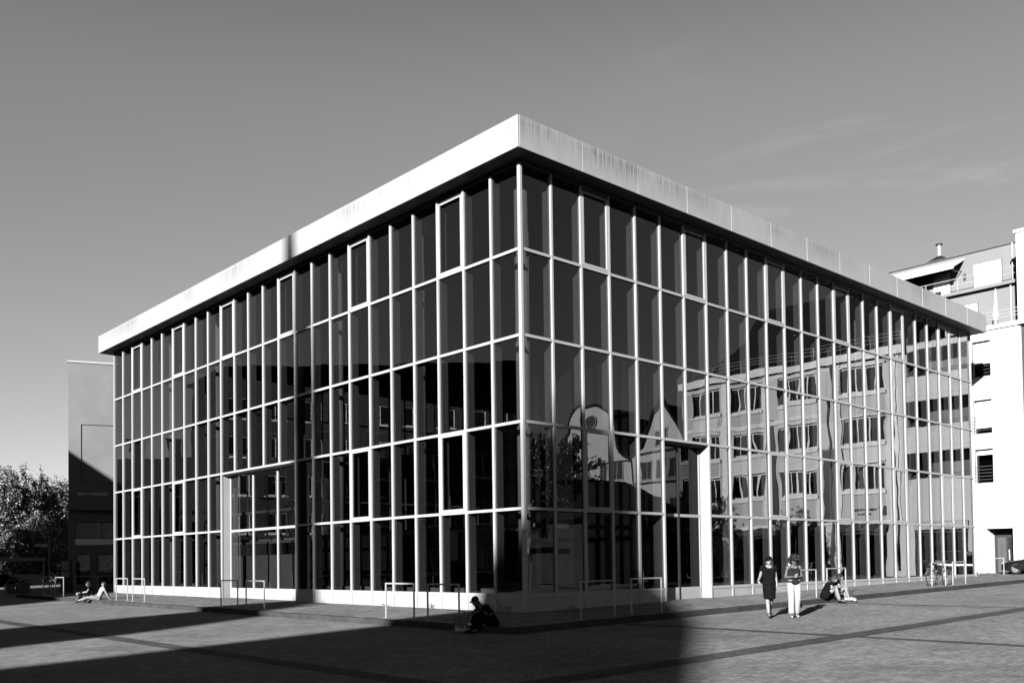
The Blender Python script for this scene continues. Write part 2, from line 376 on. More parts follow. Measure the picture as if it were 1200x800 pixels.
for side in 'LR':
    r0, r1 = REC[side]
    for k in range(1, NP+1):
        s = k*WP if k < NP else NP*WP-.04
        zb = gbase(side, s)
        if r0 < k < r1: zb = ZREC+.04
        mull(side, s, 0, zb, ZTOP)
    # transoms, one per level, butted against the mullions' backs
    for li, z in enumerate(ZL):
        runs = [(.06, BW-.06)] if z > ZREC-1 and li <= 2 else [(.06, r0*WP-MW/2), (r1*WP+MW/2, BW-.06)]
        for (a, c) in runs:
            b = MB(); hh = .042 if li < 4 else .05
            fbox(b, side, a, c, MF+.006, MBK+.004, z-hh, z+hh); b.build('transom', ALU, bld)
    # sill plinth panels
    for (a, c) in ((.06, r0*WP), (r1*WP, BW-.02)):
        b = MB(); n = int(round((c-a)/WP)); 
        for i in range(n):
            s0 = a+(c-a)*i/n+.012; s1 = a+(c-a)*(i+1)/n-.012
            z0 = min(gbase(side, s0), gbase(side, s1))
            fbox(b, side, s0, s1, .012, .06, z0, -.052)
        b.build('plinth', PLINTHM, bld)
    # top head rail, dark
    b = MB(); fbox(b, side, 0, BW, -.012, .1, ZTOP+.001, ZF0); b.build('head_rail', SOFFIT, bld)
    # panes and opening sashes
    for k in range(NP):
        for row in range(5):
            if row >= 3 and r0 <= k < r1: continue
            s0, s1 = k*WP+MW/2, (k+1)*WP-MW/2
            if k == 0: s0 = .1
            z1 = ZTOP if row == 0 else ZL[row-1]-.042; z0 = ZL[row]+.042
            if (row == 0 and k in OPEN_TOP) or (row == 3 and k in OPEN_LOW[side]):
                b = MB(); w = .085; t0, t1 = MF+.002, MBK-.002; zz1 = z1-(.0 if row else .12)
                g = .004
                fbox(b, side, s0+g, s0+w, t0, t1, z0+g, zz1-g); fbox(b, side, s1-w, s1-g, t0, t1, z0+g, zz1-g)
                fbox(b, side, s0+w, s1-w, t0, t1, z0+g, z0+w); fbox(b, side, s0+w, s1-w, t0, t1, zz1-w*.75, zz1-g)
                sh = b.build('window_sash', ALU, bld); bevel(sh, .005, 1)
                # dark rebate line under the sash
                b = MB(); fbox(b, side, s0, s1, .03, .04, z0-.001, z0+.004); b.build('gasket', DFRAME, sh)
                pane(side, s0+w-.005, s1-w+.005, GX-.02, z0+w-.005, zz1-w*.75+.005)
                if row == 0: b = MB(); fbox(b, side, s0, s1, .0, .05, zz1, z1); b.build('head_panel', SOFFIT, bld)
            else:
                pane(side, s0-.004, s1+.004, GX, z0-.004, z1+.004)
    # recessed entrance: jambs, head, glazing set back
    a, c = r0*WP, r1*WP; f = fmap(side)
    for (s, sg) in ((a, 1), (c, -1)):
        b = MB(); fbox(b, side, s-(.03 if sg > 0 else -.044), s-(-.03 if sg > 0 else .03) + (.0), MBK+.001, RD+.05, gbase(side, s), ZREC-.045)
        b.build('jamb', ALU, bld)
    b = MB(); fbox(b, side, a+.03, c-.03, MBK+.005, RD+.05, ZREC-.10, ZREC-.048); b.build('entrance_soffit', SOFFIT, bld)
    nm = 3 if side == 'L' else 2
    for i in range(nm+1):
        s = a+.06+(c-a-.12)*i/nm
        b = MB(); fbox(b, side, s-.05, s+.05, RD-.03, RD+.05, gbase(side, s), ZREC-.1); bevel(b.build('entrance_mullion', ALU if side == 'L' or i == 2 else DFRAME, bld), .006, 1)
    b = MB(); fbox(b, side, a+.03, c-.03, RD-.024, RD+.054, ZL[3]-.05, ZL[3]+.05); b.build('entrance_transom', ALU, bld)
    b = MB(); fbox(b, side, a+.03, c-.03, RD-.022, RD+.056, gbase(side, a), .03); b.build('entrance_plinth', PLINTHM, bld)
    for i in range(nm):
        s0 = a+.06+(c-a-.12)*i/nm+.05; s1 = a+.06+(c-a-.12)*(i+1)/nm-.05
        dg_ = DOORGL if side == 'R' else None; pane(side, s0, s1, RD+.01, .03, ZL[3]-.05, dg_); pane(side, s0, s1, RD+.01, ZL[3]+.05, ZREC-.1, dg_)
        for (zz0, zz1) in ((.03, ZL[3]-.05), (ZL[3]+.05, ZREC-.1)):
            pass
    # inner fins behind every mullion, one length per storey
    for k in range(1, NP):
        b = MB(); s = k*WP
        for row in range(5):
            if row >= 3 and r0 <= k <= r1: continue
            z1 = ZTOP-.03 if row == 0 else ZL[row-1]-.10; z0 = ZL[row]+.06
            fbox(b, side, s-.028, s+.028, .10, .36, z0, z1)
        b.build('interior_fin', FINM, bld)
    # inner rails behind the transoms
    for z in ZL[:4]:
        if z < ZREC-1:
            runs = ((.5, a-.2), (c+.2, BW-.4))
        else: runs = ((.5, BW-.4),)
        for (p, q) in runs:
            b = MB(); fbox(b, side, p, q, .10, .30, z-.07, z+.05); b.build('inner_rail', SOFFIT, bld)
    # pale radiators on the floor and a cable tray above the ground floor
    for (p, q) in ((.9, a-.5), (c+.5, BW-1)):
        b = MB(); x = p
        while x < q-1:
            fbox(b, side, x, min(x+2.2, q), .62, .74, -.02, .17); x += 2.6
        b.build('radiator', LIGHTIN, bld)
    b = MB(); fbox(b, side, 2, BW-2, 1.5, 1.7, 2.05, 2.2); b.build('cable_tray', LIGHTIN, bld)
# the corner post
b = MB(); b.box((-.035,-.035,gp(0,0)-.15), (.085,.085,ZTOP)); bevel(b.build('corner_post', ALU, bld), .02, 2)
# panes: the hundred largest in the picture as single parts, the rest as one
camxy = Vector((-18.6, -19.7))
def vis(p):
    m, s, side, _mt = p; w = Vector((0, s)) if side == 'L' else Vector((s, 0)); d = (w-camxy)
    return (abs(d.x) if side == 'L' else abs(d.y))/d.length**3
panes.sort(key=vis, reverse=True)
for p in panes[:100]:
    b = MB(); b.quad(*p[0]); b.build('glass_pane', p[3] or GLASS, bld)
b = MB()
for p in panes[100:]: b.quad(*p[0])
tag(b.build('glass_pane', GLASS, bld), kind='stuff')
# rear facades: simple grid so that daylight comes through as it does in the hall
for (axis) in ('N', 'E'):
    b = MB()
    for k in range(0, NP+1):
        s = min(k*WP, BW-.05)
        if axis == 'N': b.box((s-.04, BW-.1, gp(s, BW)-.1), (s+.04, BW-.02, ZTOP))
        else: b.box((BW-.1, s-.04, gp(BW, s)-.1), (BW-.02, s+.04, ZTOP))
    for z in ZL:
        if axis == 'N': b.box((0, BW-.099, z-.05), (BW-.1, BW-.021, z+.05))
        else: b.box((BW-.099, 0.06, z-.05), (BW-.021, BW-.1, z+.05))
    b.build('rear_grid', ALU, bld)
    b = MB()
    if axis == 'N': b.quad((BW-.1, BW-.06, -.4), (.05, BW-.06, -.4), (.05, BW-.06, ZTOP), (BW-.1, BW-.06, ZTOP))
    else: b.quad((BW-.06, .05, -.4), (BW-.06, BW-.1, -.4), (BW-.06, BW-.1, ZTOP), (BW-.06, .05, ZTOP))
    b.build('rear_glass', GLASS, bld)
# pale panels added for reflected and see-through brightness in the left entrance glass
for (y0_, y1_) in ((14.6, 16.6), (16.9, 18.9), (19.2, 20.7), (21.0, 22.6)):
    b = MB(); b.box((1.3, y0_, -.05), (1.36, y1_, 1.45)); b.build('stand_in_panel', PLINTHM, bld)
b = MB()
for y in (14.45, 16.75, 19.05, 20.85, 22.75): b.box((1.27, y-.09, -.05), (1.4, y+.09, 4.6))
b.box((1.271, 14.5, 1.95), (1.399, 22.7, 2.05)); b.box((1.271, 14.5, 3.3), (1.399, 22.7, 3.42)); b.build('stand_in_post', FINM, bld)
# floors, ceiling, core, columns
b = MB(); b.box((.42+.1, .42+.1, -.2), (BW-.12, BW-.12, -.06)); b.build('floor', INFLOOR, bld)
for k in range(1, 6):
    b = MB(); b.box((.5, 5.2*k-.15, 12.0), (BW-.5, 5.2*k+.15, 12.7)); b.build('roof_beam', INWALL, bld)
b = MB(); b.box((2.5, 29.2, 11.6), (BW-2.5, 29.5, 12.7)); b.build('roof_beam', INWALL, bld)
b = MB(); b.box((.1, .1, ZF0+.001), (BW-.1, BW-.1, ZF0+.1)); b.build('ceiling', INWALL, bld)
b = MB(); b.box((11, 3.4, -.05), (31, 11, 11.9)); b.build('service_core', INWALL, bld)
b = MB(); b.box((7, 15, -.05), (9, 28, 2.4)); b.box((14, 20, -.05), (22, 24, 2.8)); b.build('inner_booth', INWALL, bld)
for i in range(6):
    for (x, y) in {(.95, .95+5.2*i*1.0), (.95+5.2*i, .95)}:
        if (x, y) == (.95, .95) and i: continue
        if 11.8 < y < 20.5 and i: continue
        b = MB(); b.tube([(x, y, -.06), (x, y, 12.7)], .22, 24); b.build('column', COLM, bld, smooth=True)
# roof: soffit, fascia panels, deck
b = MB(); lo, hi = -OV+.05, BW+OV-.05
b.box((lo, lo, ZF0+.012), (hi, -.013, ZF0+.05)); b.box((lo, -.012, ZF0+.013), (-.013, hi, ZF0+.051))
b.box((BW+.01, -.012, ZF0+.012), (hi, hi, ZF0+.05)); b.box((-.012, BW+.01, ZF0+.013), (BW+.009, hi, ZF0+.051))
b.build('soffit', SOFFIT, bld)
def fascia(p, q, inn):
    p, q, inn = Vector(p), Vector(q), Vector(inn); e = (q-p).normalized(); L_ = (q-p).length; x = 0
    while x < L_-.05:
        x1 = min(x+2.6, L_); 
        if L_-x1 < .6: x1 = L_
        b = MB(); o = p+e*x
        b.obox((0,0,0), e, inn, (0,0,1), (0.006, random.uniform(0,.004), 0), (x1-x-.006, .06, ZF1-ZF0))
        ob = b.build('fascia_panel', FASCIA, None); ob.parent = bld; ob.location = o - bld.location
        bevel(ob, .008, 2)
        # object coordinates stay near the panel: dirt differs from panel to panel
        x = x1
fascia((-OV,-OV,ZF0), (-OV,BW+OV,ZF0), (1,0,0)); fascia((-OV+.06,-OV,ZF0), (BW+OV,-OV,ZF0), (0,1,0))
fascia((BW+OV,-OV+.06,ZF0), (BW+OV,BW+OV,ZF0), (-1,0,0)); fascia((-OV+.06,BW+OV,ZF0), (BW+OV-.06,BW+OV,ZF0), (0,-1,0))
b = MB(); b.box((-OV+.07, -OV+.07, ZF0+.3), (BW+OV-.07, BW+OV-.07, ZF1-.08)); b.build('roof_deck', MIDG, bld)
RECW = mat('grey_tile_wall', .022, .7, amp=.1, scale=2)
MIDB = mat('brown_brick', .045, .8, amp=.2, scale=2)
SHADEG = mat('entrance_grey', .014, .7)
# ------------------------------------------------------------------ white apartment house on the right (its street front runs on out of the frame and shows in the glass)
apt = thing('apartment_house', 'white rendered apartment house with roof terraces, awning and railed french windows beside the glass hall', 'building', (38, -8, gs(38, -8)))
AX, Y0, Y1 = 38.0, -22.6, 9.0
GZ = gs(38, 0)-.2; ZT = 13.95
def AP(y): return Y1 - y                  # along the wall from its far end (e = -y)
def hole(ya, yb, z0, z1): return (AP(ya), AP(yb), z0-GZ, z1-GZ)
fr3 = [(1.98, 1.02, 11.35, 13.35), (1.98, 1.02, 8.05, 9.95), (1.98, 1.02, 5.2, 7.1)]
strips = [(-7.3, -10.2), (-11.9, -14.6), (-15.9, -18.6), (-19.5, -21.9)]
zs = [(11.5, 13.15), (8.25, 9.9), (5.25, 6.9)]
holes = [hole(*h) for h in fr3]
door_h = hole(1.52, .06, GZ, 2.56); holes.append((door_h[0], door_h[1], 0, 2.56-GZ))
log_h = []
for fl in (4.95, 8.1, 11.2):
    h = hole(-2.0, -5.9, fl-.05, fl+2.35); holes.append(h); log_h.append(fl)
for (ya, yb) in strips:
    for (z0, z1) in zs: holes.append(hole(ya, yb, z0, z1))
shop_y = [(-2.4, -5.6), (-7.2, -10.4), (-11.4, -14.6), (-15.6, -18.8), (-19.6, -22.0)]
for (ya, yb) in shop_y: holes.append((AP(ya), AP(yb), .15, 3.1-GZ))
holes.append(hole(-.62, -1.95, GZ+.0, 13.9))        # shallow grey recess beside the loggias
YS = AP(-6.2)
bs_ = MB(); bs_.wall((AX, -6.2, GZ), (0,-1,0), (-1,0,0), Y1-Y0-YS, ZT-GZ, [(h[0]-YS, h[1]-YS, h[2], h[3]) for h in holes if h[0] > YS-.01], .28); bs_.build('clad_wall', LTCLAD, apt)
b = MB(); b.wall((AX, Y1, GZ), (0,-1,0), (-1,0,0), YS, ZT-GZ, [h for h in holes if h[1] < YS+.01], .28); 
b.quad((AX, Y1, GZ), (AX+12, Y1, GZ), (AX+12, Y1, ZT), (AX, Y1, ZT)) ; b.quad((AX, Y0, GZ), (AX+12, Y0, GZ), (AX+12, Y0, ZT), (AX, Y0, ZT)); b.quad((AX+12, Y0, GZ), (AX+12, Y1, GZ), (AX+12, Y1, ZT), (AX+12, Y0, ZT))
b.quad((AX,Y1,ZT),(AX,Y0,ZT),(AX+12,Y0,ZT),(AX+12,Y1,ZT))
apw = b.build('wall', WHITE, apt)
# french windows with blinds and rails
def railing(b, y0, y1, x, z0, z1, n=5, r=.012):
    for k in range(n): z = z0+(z1-z0)*k/(n-1); b.tube([(x, y0, z), (x, y1, z)], r, 6)
    for y in (y0, y1): b.tube([(x, y, z0-.05), (x, y, z1+.02)], r*1.2, 6)
blind = (.62, .82, .14)
for i, (ya, yb, z0, z1) in enumerate(fr3):
    b = MB(); t = .05
    b.box((AX+.2, yb, z0), (AX+.27, yb+t, z1)); b.box((AX+.2, ya-t, z0), (AX+.27, ya, z1)); b.box((AX+.2, yb+t, z0), (AX+.27, ya-t, z0+t)); b.box((AX+.2, yb+t, z1-t), (AX+.27, ya-t, z1))
    wf = b.build('french_window', DFRAME, apt)
    b = MB(); b.quad((AX+.25, ya, z0), (AX+.25, yb, z0), (AX+.25, yb, z1), (AX+.25, ya, z1)); b.build('pane', WINGL, wf)
    b = MB(); zb = z1-(z1-z0)*blind[i]; k = zb
    while k < z1-.02: b.box((AX+.12, yb+.055, k), (AX+.15, ya-.055, min(k+.058, z1-.05))); k += .062
    b.build('blind', BLIND, wf)
    b = MB(); b.box((AX-.025, yb-.03, z1+.0), (AX+.02, ya+.03, z1+.06)); b.build('lintel', BLACKM, wf)
    b = MB(); b.box((AX-.026, ya+.002, z0), (AX+.02, ya+.05, z1-.002)); b.build('window_edge', RAILM, wf)
    b = MB(); railing(b, yb-.18, ya+.12, AX-.09, z0+.0, z0+.95, 6); 
    for y in (yb-.18, ya+.12): b.tube([(AX-.09, y, z0+.05), (AX+.02, y, z0+.05)], .012, 6); b.tube([(AX-.09, y, z0+.9), (AX+.02, y, z0+.9)], .012, 6)
    b.build('railing', RAILM, apt)
    b = MB(); b.box((AX+.9, yb-.2, z0-.2), (AX+.94, ya+.2, z1+.2)); b.build('room_wall', INWALL, wf)
b = MB(); b.box((AX-.12, 2.07, 7.75), (AX-.002, 2.2, 8.95)); b.build('shutter_box', MIDG, apt)
# entrance recess
yb, ya = .06, 1.52; ez = gp(38, 0)
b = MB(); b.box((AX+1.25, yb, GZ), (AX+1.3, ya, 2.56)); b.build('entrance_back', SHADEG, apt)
b = MB(); b.box((AX+.281, yb-.03, GZ), (AX+1.25, yb-.001, 2.6)); b.box((AX+.281, ya+.001, GZ), (AX+1.25, ya+.03, 2.6)); b.build('entrance_cheek', WHITE, apt)
b = MB(); b.box((AX+.281, yb, 2.561), (AX+1.25, ya, 2.6)); b.build('entrance_ceiling', SOFFIT, apt)
b = MB(); b.box((AX+1.14, .85, ez+.04), (AX+1.2, 1.32, 2.05)); sg = b.build('door_panel', DOORP, apt)
b = MB(); b.box((AX+1.16, .10, ez+.05), (AX+1.2, .72, 2.05)); dr = b.build('entrance_door', DFRAME, apt)
b = MB(); b.tube([(AX+1.12, .68, .75), (AX+1.12, .68, 1.35)], .02, 8); b.build('handle', CHROME, dr)
b = MB(); b.box((AX+1.13, .14, 1.05), (AX+1.155, .42, 1.42)); b.build('notice', poster_mat('notice_print', .03, .12, 14, 1), dr)
b = MB(); b.box((AX+1.13, .16, 1.5), (AX+1.155, .40, 1.88)); b.build('notice', poster_mat('notice_print_grey', .02, .09, 12, 2), dr)
b = MB(); b.box((AX+1.13, .12, 1.93), (AX+1.155, .52, 2.03)); b.build('notice', poster_mat('notice_title', .01, .14, 26, 3), dr)
b = MB()
for k in range(9):                       # vertical lettering on the panel, too small to read
    z = .98+k*.085; b.box((AX+1.128, 1.02, z), (AX+1.138, 1.14, z+.018)); b.box((AX+1.129, 1.02+.09*(k % 2), z+.018), (AX+1.139, 1.035+.09*(k % 2), z+.055))
b.build('lettering', INKM, sg)
b = MB(); b.box((AX-.03, 1.78, .7), (AX+.01, 1.82, 1.15)); b.build('intercom', RAILM, apt)
# grey recess and loggias
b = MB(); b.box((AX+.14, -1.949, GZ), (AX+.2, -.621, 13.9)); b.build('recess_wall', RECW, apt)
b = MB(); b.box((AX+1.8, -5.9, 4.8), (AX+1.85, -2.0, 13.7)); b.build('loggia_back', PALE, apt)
for fl in log_h:
    b = MB(); b.box((AX+.0-.02, -5.95, fl-.45), (AX+1.8, -1.97, fl-.052)); b.build('loggia_floor', WHITE, apt)
    b = MB(); b.box((AX-.03, -5.88, fl-.051), (AX+.05, -2.02, fl+.75)); lp = b.build('parapet', WHITE, apt)
    b = MB(); railing(b, -5.85, -2.05, AX, fl+.85, fl+1.0, 2, .02); b.build('handrail', RAILM, lp)
    b = MB(); b.box((AX+1.75, -3.4, fl), (AX+1.79, -2.4, fl+2.1)); b.box((AX+1.75, -5.4, fl), (AX+1.79, -4.0, fl+2.1)); b.build('loggia_door', DFRAME, apt)
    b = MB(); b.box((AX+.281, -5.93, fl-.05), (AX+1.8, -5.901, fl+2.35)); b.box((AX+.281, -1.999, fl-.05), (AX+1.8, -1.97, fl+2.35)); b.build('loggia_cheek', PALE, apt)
# strip windows
for (ya, yb) in strips:
    for (z0, z1) in zs:
        b = MB(); n = random.choice((4, 5)); t = .1
        for k in range(n+1):
            y = ya+(yb-ya)*k/n; b.box((AX+.14, y-t/2-(.0), z0), (AX+.2, y+t/2, z1))
        for z in (z0, z1-t): b.box((AX+.141, yb+t/2, z), (AX+.199, ya-t/2, z+t))
        wf = b.build('strip_window', WBAND, apt)
        b = MB(); b.quad((AX+.17, ya, z0), (AX+.17, yb, z0), (AX+.17, yb, z1), (AX+.17, ya, z1)); b.build('pane', WINGL, wf)
        b = MB(); b.box((AX-.1, yb-.1, z0-.24), (AX+.1, ya+.1, z0-.03)); b.box((AX-.06, yb-.1, z1+.03), (AX+.1, ya+.1, z1+.12)); b.build('sill', WBAND, wf)
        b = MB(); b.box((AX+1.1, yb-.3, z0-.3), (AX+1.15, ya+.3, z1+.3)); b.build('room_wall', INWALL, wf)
        for k in range(n):
            dz = random.choice([0, .4, .8, 0, 1.1, 1.45, 1.45])
            if dz:
                y0_, y1_ = ya+(yb-ya)*(k+1)/n+.04, ya+(yb-ya)*k/n-.04
                b = MB(); b.box((AX+.2, y0_, z1-dz), (AX+.22, y1_, z1-.05)); b.build('blind', BLIND, wf)
b = MB()
for y in (-6.6, -10.95): b.tube([(AX-.08, y, .2), (AX-.08, y, ZT)], .055, 8)
b.build('downpipe', RAILM, apt)
b = MB(); b.box((AX-.3, Y0-.1, ZT-.42), (AX+.02, -6.0, ZT+.06)); b.build('cornice', WBAND, apt)
for (ya, yb, z1) in ((-10.55, -11.5, 8.1), (-14.95, -15.55, 10.6)):
    b = MB(); b.box((AX-.05, yb, 3.2), (AX-.002, ya, z1)); b.build('dark_bay', DFRAME, apt)
for (ya, yb) in ((-6.35, -6.9), (-18.8, -19.25), (-10.3, -10.5), (-15.6, -15.8)):
    b = MB(); b.box((AX-.06, yb, 3.2), (AX-.003, ya, ZT-.45)); b.build('pale_pilaster', WBAND, apt)
b = MB(); b.box((AX-.07, Y0+.1, 10.2), (AX-.004, -11.6, 10.5)); b.build('floor_band', WBAND, apt)
b = MB(); b.box((AX-.07, Y0+.1, 3.12), (AX-.004, -6.3, 3.3)); b.build('floor_band', WBAND, apt)
# shop fronts
for i, (ya, yb) in enumerate(shop_y):
    b = MB()
    for y in (ya-.04, (ya+yb)/2, yb+.04): b.box((AX+.12, y-.04, GZ), (AX+.2, y+.04, 3.1))
    b.box((AX+.121, yb, 2.45), (AX+.199, ya, 2.53)); sf = b.build('shop_front', DFRAME, apt)
    b = MB(); b.quad((AX+.16, ya, GZ), (AX+.16, yb, GZ), (AX+.16, yb, 3.1), (AX+.16, ya, 3.1)); b.build('pane', SHOPGL, sf)
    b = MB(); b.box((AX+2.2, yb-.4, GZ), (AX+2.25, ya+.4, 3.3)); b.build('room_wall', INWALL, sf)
    b = MB(); b.box((AX-.06, yb, 2.62), (AX+.1, ya, 3.08)); b.build('sign_board', FRAME if i < 1 else MIDG, sf)
# dark lettering on the render above the shops (mirrored and broken up in the hall's glass)
b = MB(); y = -7.9
for k, wd in enumerate((.16,.1,.2,.12,.18,.1,.24,.14,.2,.1,.18)):
    b.box((AX-.025, y-wd*.8, 3.95), (AX-.002, y, 4.1)); y -= wd
y = -8.2
for k, wd in enumerate((.2,.14,.22,.1,.2,.16)):
    b.box((AX-.025, y-wd*.8, 3.68), (AX-.002, y, 3.80)); y -= wd
b.box((AX-.025, -7.4, 3.6), (AX-.002, -7.28, 4.2)); b.box((AX-.026, -7.75, 4.1), (AX-.003, -7.5, 4.2)); b.box((AX-.027, -7.62, 3.6), (AX-.004, -7.5, 4.1))
b.build('lettering', INKM, apt)
# terraces and set back upper floors (north part, seen directly)
b = MB(); b.box((AX-.12, -.6, ZT+.001), (AX+.3, Y1, ZT+.28)); b.build('terrace_edge', PALE, apt)
b = MB(); b.box((39.6, -.6, ZT), (49, Y1, 16.75)); b.build('set_back_floor', PENT, apt)
b = MB(); b.box((39.25, -.6, 16.75), (49, Y1, 16.95)); b.build('terrace_slab', PENT, apt)
b = MB(); b.box((40.6, -.6, 16.951), (49, Y1, 19.45)); b.build('roof_floor', PENT, apt)
b = MB(); b.box((40.5, -.6, 19.451), (49.2, Y1+.2, 19.51)); b.build('roof_edge', RAILM, apt)
b = MB(); railing(b, -.55, Y1, AX+.02, ZT+.62, ZT+1.02, 3, .022)
for k in range(6): y = -.55+k*1.9; b.tube([(AX+.02, y, ZT+.27), (AX+.02, y, ZT+1.02)], .022, 6)
b.build('terrace_railing', RAILW, apt)
b = MB(); railing(b, -.55, Y1, 39.3, 17.32, 17.72, 2, .022)
for k in range(6): y = -.55+k*1.9; b.tube([(39.3, y, 16.9), (39.3, y, 17.74)], .022, 6)
b.build('terrace_railing', RAILW, apt)
for (x, ya, yb, z0, z1) in ((40.6, 2.75, 1.2, 17.0, 18.66), (40.6, 5.2, 4.2, 17.0, 18.6), (39.6, 3.0, 2.25, 14.3, 16.05), (40.6, 7.2, 5.5, 17.0, 18.6)):
    b = MB(); b.box((x-.05, yb-.05, z0), (x-.002, ya+.05, z1+.05)); wf = b.build('terrace_window', RAILM, apt)
    k = z0; b = MB()
    while k < z1-.02: b.box((x-.075, yb, k), (x-.051, ya, min(k+.07, z1))); k += .074
    b.build('blind', BLIND if ya < 5.4 else DFRAME, wf)
for (x, y, z) in ((40.55, 3.3, 18.1), (39.55, 1.15, 15.5)):
    b = MB(); b.box((x-.12, y-.05, z-.18), (x+.049, y+.05, z+.18)); b.build('wall_lamp', RAILM, apt)
b = MB(); b.tube([(40.5, .55, 16.95), (40.5, .55, 19.45)], .05, 8); b.tube([(39.5, .35, 14.0), (39.5, .35, 16.75)], .05, 8); b.build('rain_pipe', RAILW, apt)
# awning over the upper terrace
b = MB(); b.prism([(40.58, 8.6, 19.25), (38.9, 8.6, 18.45), (38.9, 8.6, 18.38), (40.58, 8.6, 19.15)], (0, -5.3, 0)); aw = b.build('awning', WHITE, apt, fixn=True)
b = MB(); b.box((38.86, 3.3, 18.28), (38.9, 8.6, 18.46)); b.build('valance', WHITE, aw)
b = MB()
for y in (3.5, 8.3): b.tube([(40.55, y, 18.5), (39.7, y, 18.3), (38.95, y, 18.36)], .03, 6)
b.build('awning_arm', RAILM, aw)
b = MB(); b.box((39.36, 4.3, 16.951), (39.5, 5.0, 17.2)); b.build('planter', DFRAME, apt)
b = MB(); b.box((38.2, 1.3, ZT+.281), (38.4, 1.65, ZT+.45)); b.build('planter', DFRAME, apt)
# stair tower
b = MB(); b.box((AX-.25, -3.4, 13.96), (AX+5, -.601, 19.1)); b.build('stair_tower', WHITE, apt)
b = MB(); b.box((AX-.35, -3.5, 19.101), (AX+5.1, -.5, 19.25)); b.build('tower_coping', WHITE, apt)
b = MB(); b.prism([(39.2, -.6, 17.6), (40.3, -.6, 17.6), (40.3, -.6, 18.9), (39.9, -.6, 18.7)], (0, .25, 0)); b.build('tower_side', DFRAME, apt, fixn=True)
# dark pitched roof over the southern part
b = MB(); xa, xb, ya, yb = AX+.9, AX+10, -6.2, -21.5; zr = 19.2
P = [(xa,ya,ZT+.02),(xb,ya,ZT+.02),(xb,yb,ZT+.02),(xa,yb,ZT+.02),(xa+3,ya-.3,zr),(xb-3,ya-.3,zr),(xb-3,yb+3.5,zr),(xa+3,yb+3.5,zr)]
b.add(P, [(0,1,5,4),(1,2,6,5),(2,3,7,6),(3,0,4,7),(4,5,6,7)]); b.build('pitched_roof', ROOFT, apt, fixn=True)
b = MB(); railing(b, -6.2, -21.8, AX+.02, ZT+.5, ZT+.95, 3, .025)
for k in range(9): y = -6.2-k*1.95; b.tube([(AX+.02, y, ZT), (AX+.02, y, ZT+.97)], .025, 6)
b.build('roof_railing', RAILW, apt)
# vent with a small conical roof
b = MB(); c = Vector((43.2, 5.9, 19.55)); n = 10
b.add([c+Vector((1.9*math.cos(2*PI*i/n), 1.9*math.sin(2*PI*i/n), 0)) for i in range(n)]+[c+Vector((0,0,1.1))], [(i,(i+1)%n,n) for i in range(n)]); cr = b.build('roof_cone', ROOFT, apt)
b = MB(); b.tube([c+Vector((0,0,.8)), c+Vector((0,0,1.75))], .12, 10); b.build('vent_pipe', STEEL, cr)
b = MB(); b.tube([c+Vector((0,0,1.76)), c+Vector((0,0,1.82))], .22, 10); b.build('vent_cap', DFRAME, cr)

# folded parasol on the lower terrace
pr_ = thing('folded_parasol', 'white folded parasol standing closed on the lower roof terrace of the white house', 'parasol', (38.75, .95, ZT))
b = MB(); b.tube([(38.75,.95,ZT+.28), (38.72,.9,ZT+2.55)], .02, 6); b.build('pole', RAILM, pr_)
b = MB(); b.tube([(38.75,.95,ZT+.5), (38.745,.94,ZT+.9), (38.735,.92,ZT+1.5), (38.72,.9,ZT+2.5)], [.1,.17,.1,.03], 9); b.build('canopy', WHITE, pr_, smooth=True)
b = MB(); b.tube([(38.75,.95,ZT+.0), (38.75,.95,ZT+.3)], [.28,.2], 10); b.build('base', RAILM, pr_)

# ------------------------------------------------------------------ charcoal shop building, far left
S0 = Vector((1.8, 45.9, gs(1.8, 45.9)-.1)); ea = R(-20); SE = Vector((math.cos(ea), math.sin(ea), 0)); SN = Vector((SE.y, -SE.x, 0))
shop = thing('shop_building', 'charcoal rendered shop building with framed blank wall above dark display windows', 'building', tuple(S0))
zz = lambda z: z - S0.z
SL = 9.6; SH = zz(14.72)
hol = [(.42, 3.6, zz(2.95), zz(4.1)), (.45, 1.35, zz(-.1), zz(1.95)), (1.75, 3.2, zz(-.1), zz(1.95)), (5, 9, zz(2.95), zz(4.1)), (5, 9, zz(-.1), zz(1.95))]
b = MB(); b.wall(S0, SE, SN, SL, SH, hol, .35)
def SP(x, y, z): return S0 + SE*x - SN*y + Vector((0,0,zz(z)))
zt = 14.72; zb_ = -.45
b.quad(SP(0,0,zb_), SP(0,14,zb_), SP(0,14,zt), SP(0,0,zt)); b.quad(SP(SL,0,zb_), SP(SL,14,zb_), SP(SL,14,zt), SP(SL,0,zt)); b.quad(SP(0,14,zb_), SP(SL,14,zb_), SP(SL,14,zt), SP(0,14,zt)); b.quad(SP(0,0,zt), SP(SL,0,zt), SP(SL,14,zt), SP(0,14,zt))
b.build('wall', SHOEW, shop)
U = Vector((0,0,1))
def sbox(name, m, x0, x1, y0, y1, z0, z1, parent=None):
    b = MB(); b.obox(SP(0,0,0), SE, -SN, U, (x0, y0, z0), (x1, y1, z1)); return b.build(name, m, parent or shop)
sbox('coping', ALU, -.05, SL, -.08, .4, 14.721, 14.84)
b = MB()
for (x0, x1, z0, z1) in ((.76,.80,6.7,10.6), (.80,6.5,10.56,10.6), (.80,6.5,6.7,6.74), (6.5,6.54,6.7,10.6)): b.obox(SP(0,0,0), SE, -SN, U, (x0,-.035,z0), (x1,-.002,z1))
b.build('wall_frame', DFRAME, shop)
sbox('canopy', DOORP, -.1, 9.5, -.5, -.002, 4.83, 4.9)
sbox('balustrade', LTCLAD, .42, 9.3, -.06, -.003, 2.55, 2.94)
